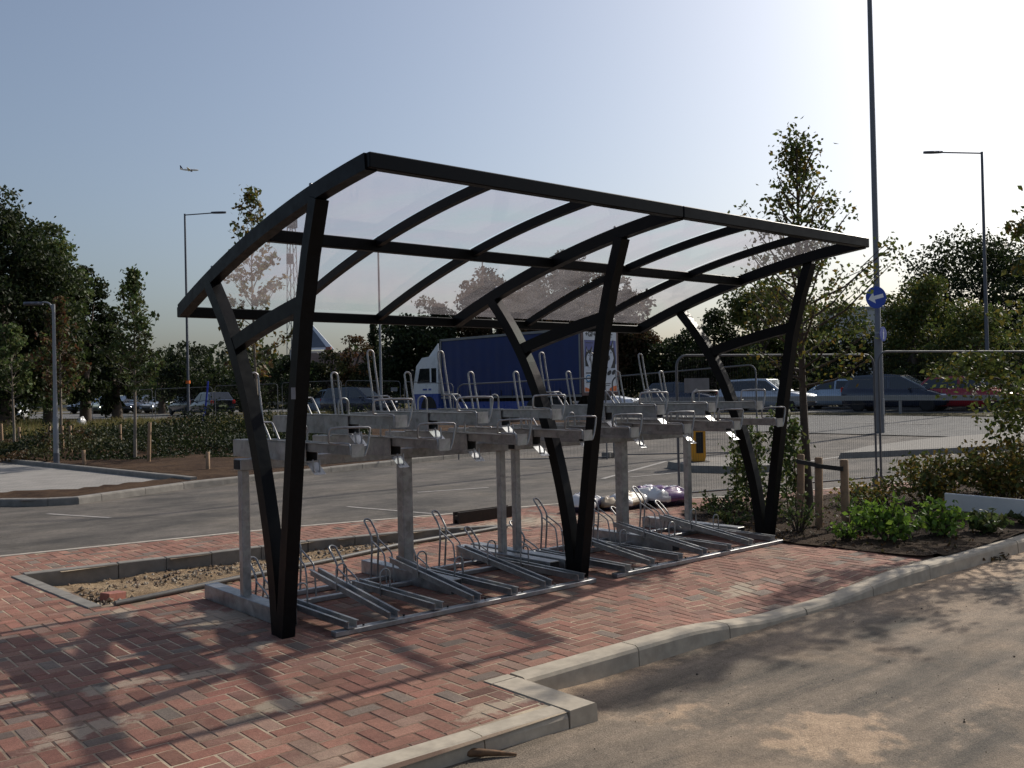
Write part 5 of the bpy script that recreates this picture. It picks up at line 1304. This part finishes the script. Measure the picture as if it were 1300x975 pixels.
# cab
cab = [(Lb+.28, .55), (Lb+2.25, .55), (Lb+2.32, 1.1), (Lb+2.28, 1.75), (Lb+2.02, 2.75), (Lb+1.55, 3.15), (Lb+.28, 3.25)]
MB().prism(cab, -.05, -Wt+.05, lambda q, k: (q[0], k, q[1])).build('cab', M['white_paint'], tr)
low = [(Lb+.27, .50), (Lb+2.27, .50), (Lb+2.34, 1.05), (Lb+2.33, 1.30), (Lb+.27, 1.30)]
MB().prism(low, -.035, -Wt+.035, lambda q, k: (q[0], k, q[1])).build('cab_skirt', M['cab_blue'], tr)
MB().prism([(Lb+1.05+.62*math.cos(a), .55+.62*math.sin(a)) for a in np.linspace(0, math.pi, 12)], -.028, -Wt+.028, lambda q, k: (q[0], k, q[1])).build('wheel_arch', M['hollow'], tr)
for y, s in ((-.035, 1), (-Wt+.035, -1)):
    MB().prism([(Lb+.95, 1.85), (Lb+1.95, 1.85), (Lb+1.72, 2.60), (Lb+.95, 2.60)], y, y-s*.02, lambda q, k: (q[0], k, q[1])).build('side_window', M['glass_dark'], tr)
    MB().prism([(Lb+.42, 1.85), (Lb+.80, 1.85), (Lb+.80, 2.60), (Lb+.42, 2.60)], y, y-s*.02, lambda q, k: (q[0], k, q[1])).build('rear_side_window', M['glass_dark'], tr)
    MB().box((Lb+2.1, y+s*.2, 2.25), (.1, .18, .62), None, .03).build('mirror', M['hollow'], tr)
MB().prism([(Lb+2.285, 1.80), (Lb+2.30, 1.80), (Lb+2.07, 2.68), (Lb+2.055, 2.68)], -.2, -Wt+.2, lambda q, k: (q[0]+.02, k, q[1])).build('windscreen', M['windscreen'], tr)
MB().prism([(Lb+.5, 3.24), (Lb+1.3, 3.2), (Lb+.55, 3.85)], -.3, -.36, lambda q, k: (q[0], k, q[1])).build('roof_deflector', M['white_paint'], tr)
MB().box((Lb+.75, -1.25, 3.33), (1.1, 1.5, .22), None, .05).build('roof_hatch', M['hollow'], tr)
m = MB(); m.box((Lb+1.35, -.047, 1.52), (.34, .012, .09)); m.box((Lb+.95, -.047, 1.52), (.22, .012, .10)); m.build('door_badge', M['cab_blue'], tr)
# rear doors with poster (faces -x); poster coords: p = across (0 near-left .. W), q = up
def rp(p, q, k=0.0): return (-.05-k, -p, q)
MB().box((-.02, -Wt/2, (H0+H1)/2-.05), (.04, Wt, H1-H0+.1)).build('rear_doors', M['poster_frame'], tr)
def quadpart(name, poly, k, mat): return MB().prism(poly, k, k+.004, lambda a, kk: rp(a[0], a[1], kk)).build(name, mat, tr)
x0, x1, z0, z1 = .14, Wt-.14, 1.22, 3.92
pw = x1-x0
post = quadpart('poster', [(x0, z0), (x1, z0), (x1, z1), (x0, z1)], 0, M['poster_white'])
def pp_(name, pts, k, mat):
    o = quadpart(name, [(x0+a*pw, z0+b*(z1-z0)) for a, b in pts], k, mat); o.parent = post; return o
pp_('picture_sky', [(.02, .38), (.98, .38), (.98, .84), (.02, .84)], .005, M['poster_sky'])
pp_('picture_snow', [(.02, .36), (.98, .36), (.98, .45), (.6, .50), (.35, .46), (.02, .56)], .010, M['poster_snow'])
def dog(cx, cy, s, mir=1):
    T_ = lambda pts: [(cx+mir*a*s, cy+b*s*.86) for a, b in pts]
    pp_('picture_dog', T_([(-.17, -.30), (.22, -.30), (.24, -.05), (.19, .14), (.165, .34), (.09, .20), (-.03, .22), (-.10, .33), (-.17, .12), (-.19, -.05)]), .015, M['poster_black'])
    pp_('picture_dog', T_([(-.16, -.03), (-.12, .08), (-.05, .13), (0, .07), (.06, .12), (.14, .04), (.17, -.08), (.12, -.2), (.02, -.36), (-.10, -.22), (-.16, -.12)]), .020, M['poster_snow'])
    pp_('picture_dog', T_([(-.05, -.02), (.02, -.02), (.035, -.10), (-.015, -.14), (-.06, -.09)]), .025, M['poster_black'])
    for ex in (-.085, .075): pp_('picture_dog', T_([(ex-.02, .03), (ex+.02, .03), (ex+.02, .055), (ex-.02, .055)]), .025, M['poster_black'])
    for ex in (-.105, .135): pp_('picture_dog', T_([(ex-.02, .15), (ex+.03, .16), (ex+.015*(1 if ex > 0 else -1), .28)]), .025, M['poster_snow'])
dog(.75, .61, .86); dog(.17, .57, .60, -1)
for cx, cy in ((.62, .30), (.76, .31), (.90, .32)):
    pp_('picture_product', [(cx+.065*math.cos(a), cy+.038*math.sin(a)+.02*math.cos(a)) for a in np.linspace(0, 2*math.pi, 16)[:-1]], .006, M['poster_black'] if cx > .65 else M['poster_grey'])
pp_('picture_product', [(.58, .315), (.67, .345), (.70, .31), (.62, .275)], .011, M['poster_grey'])
pp_('picture_flame', [(.02, .01), (.16, .01), (.13, .06), (.02, .08)], .006, M['poster_orange']); pp_('picture_flame', [(.74, .01), (.98, .01), (.98, .10), (.84, .085), (.76, .05)], .006, M['poster_orange'])
for q, (a, b, c_, h_) in enumerate([(.55, .93, .33, .018), (.62, .895, .24, .010), (.05, .30, .22, .018), (.05, .155, .14, .012), (.5, .13, .3, .010), (.5, .10, .26, .010), (.06, .79, .22, .010)]):
    pp_('small_print', [(a, b), (a+c_, b), (a+c_, b+h_), (a, b+h_)], .010, M['poster_black'])
def text(body, size, p, q, mat, bold=0.0):
    cu = bpy.data.curves.new('lettering', 'FONT'); cu.body = body; cu.size = size; cu.extrude = .003; cu.offset = bold
    o = bpy.data.objects.new('tmp', cu); C.objects.link(o); bpy.context.view_layer.update()
    me = bpy.data.meshes.new_from_object(o.evaluated_get(bpy.context.evaluated_depsgraph_get())); bpy.data.objects.remove(o)
    for v in me.vertices:
        a, b, c_ = v.co; v.co = rp(p+a, q+b, .012+c_)
    me.materials.clear(); me.materials.append(mat); me.name = 'lettering'
    t_ = bpy.data.objects.new('lettering', me); C.objects.link(t_); t_.parent = post; return t_
text('+GF+', .30, x0+.05*pw, z0+.90*(z1-z0), M['poster_black'], .008)
text('CO', .42, x0+.04*pw, z0+.17*(z1-z0), M['poster_cyan'], .004)

# ------------------------------------------------------------------ far buildings and airliner
p = at(396, 95, 450); t = thing('house', 'far house with white edged roof covered in solar panels, left of the reddish shrub tree', 'house', (p[0], p[1], .5), YAW-math.pi/2+.0)
zr0, zr1 = zat(410, 442, 95)-.5, zat(390, 396, 95)-.5
MB().box((.25, 3, (zr0-.3)/2), (3.8, 7, zr0-.3)).build('wall', M['render'], t)
MB().prism([(-1.75, zr0-.15), (2.3, zr0-.15), (-1.5, zr1+.1), (-1.75, zr1+.1)], 0, .25, lambda q, k: (q[0], -.2+k+(q[1]-zr0)*.8, q[1])).build('roof', M['poster_white'], t)
MB().prism([(-1.6, zr0+.1), (1.5, zr0+.1), (-1.45, zr1-.15), (-1.6, zr1-.15)], -.05, -.012, lambda q, k: (q[0], -.2+k+(q[1]-zr0)*.8, q[1])).build('solar_panel', M['solar'], t)
p = at(428, 88, 455); t = thing('house', 'low house with brown tiled roof behind the olive bush', 'house', (p[0], p[1], .5), YAW-math.pi/2)
MB().box((0, 2.5, 1.3), (9, 5, 2.6)).build('wall', M['render'], t); zt = zat(428, 446, 88)-.5
MB().prism([(-.3, 2.5), (2.5, zt), (5.3, 2.5)], -4.8, 4.8, lambda q, k: (k, q[0], q[1])).build('roof', M['roof_tile'], t); MB().box((-1.2, 2.2, zt+.1), (.5, .5, .9)).build('chimney', M['brick_red'], t)
p = at(1112, 90, 400); t = thing('warehouse', 'pale grey warehouse showing between the leaves below the round arrow sign', 'warehouse', (p[0], p[1], .5), YAW-math.pi/2); zt = zat(1112, 392, 90)-.5
MB().box((0, 4, zt/2), (6, 8, zt)).build('wall', M['cladding'], t); MB().box((0, 4, zt+.12), (6.3, 8.3, .22)).build('roof', M['sign_back'], t)
for x in (-1.6, 1.2): MB().box((x, -.02, zt*.8), (1.2, .08, .8)).build('window', M['glass_dark'], t)
# airliner
dA = 1900.; c = CAM+ray(240.5, 215.5)*dA; t = thing('airliner', 'white airliner flying to the right high in the sky', 'airliner', c, math.atan2(RH[1], RH[0])+.25); k = 1.0
MB().lathe([(.05, -18.5), (1.2, -13), (1.95, -7), (1.95, 11), (1.6, 15), (.8, 17.2), (.1, 18)], 14, 'x').build('fuselage', M['plane_white'], t)
for s in (-1, 1):
    MB().prism([(4, 0), (-2.0, s*17), (-4.0, s*17), (-2.6, 0)], -1.0, -.55, lambda q, z: (q[0], q[1], z+abs(q[1])*.10)).build('wing', M['plane_white'], t)
    MB().prism([(-13.5, 0), (-16.6, s*6.4), (-18, s*6.4), (-17, 0)], .3, .6, lambda q, z: (q[0], q[1], z+abs(q[1])*.1)).build('tailplane', M['plane_white'], t)
    MB().lathe([(.75, -1.8), (1.05, 0), (1.0, 2)], 10, 'x', (3.2, s*5.8, -1.7)).build('engine', M['plane_dark'], t)
MB().prism([(-12.2, 1.5), (-16.6, 8.2), (-18.4, 8.2), (-17.4, 1.2)], -.2, .2, lambda q, z: (q[0], z, q[1])).build('tail_fin', M['plane_dark'], t)
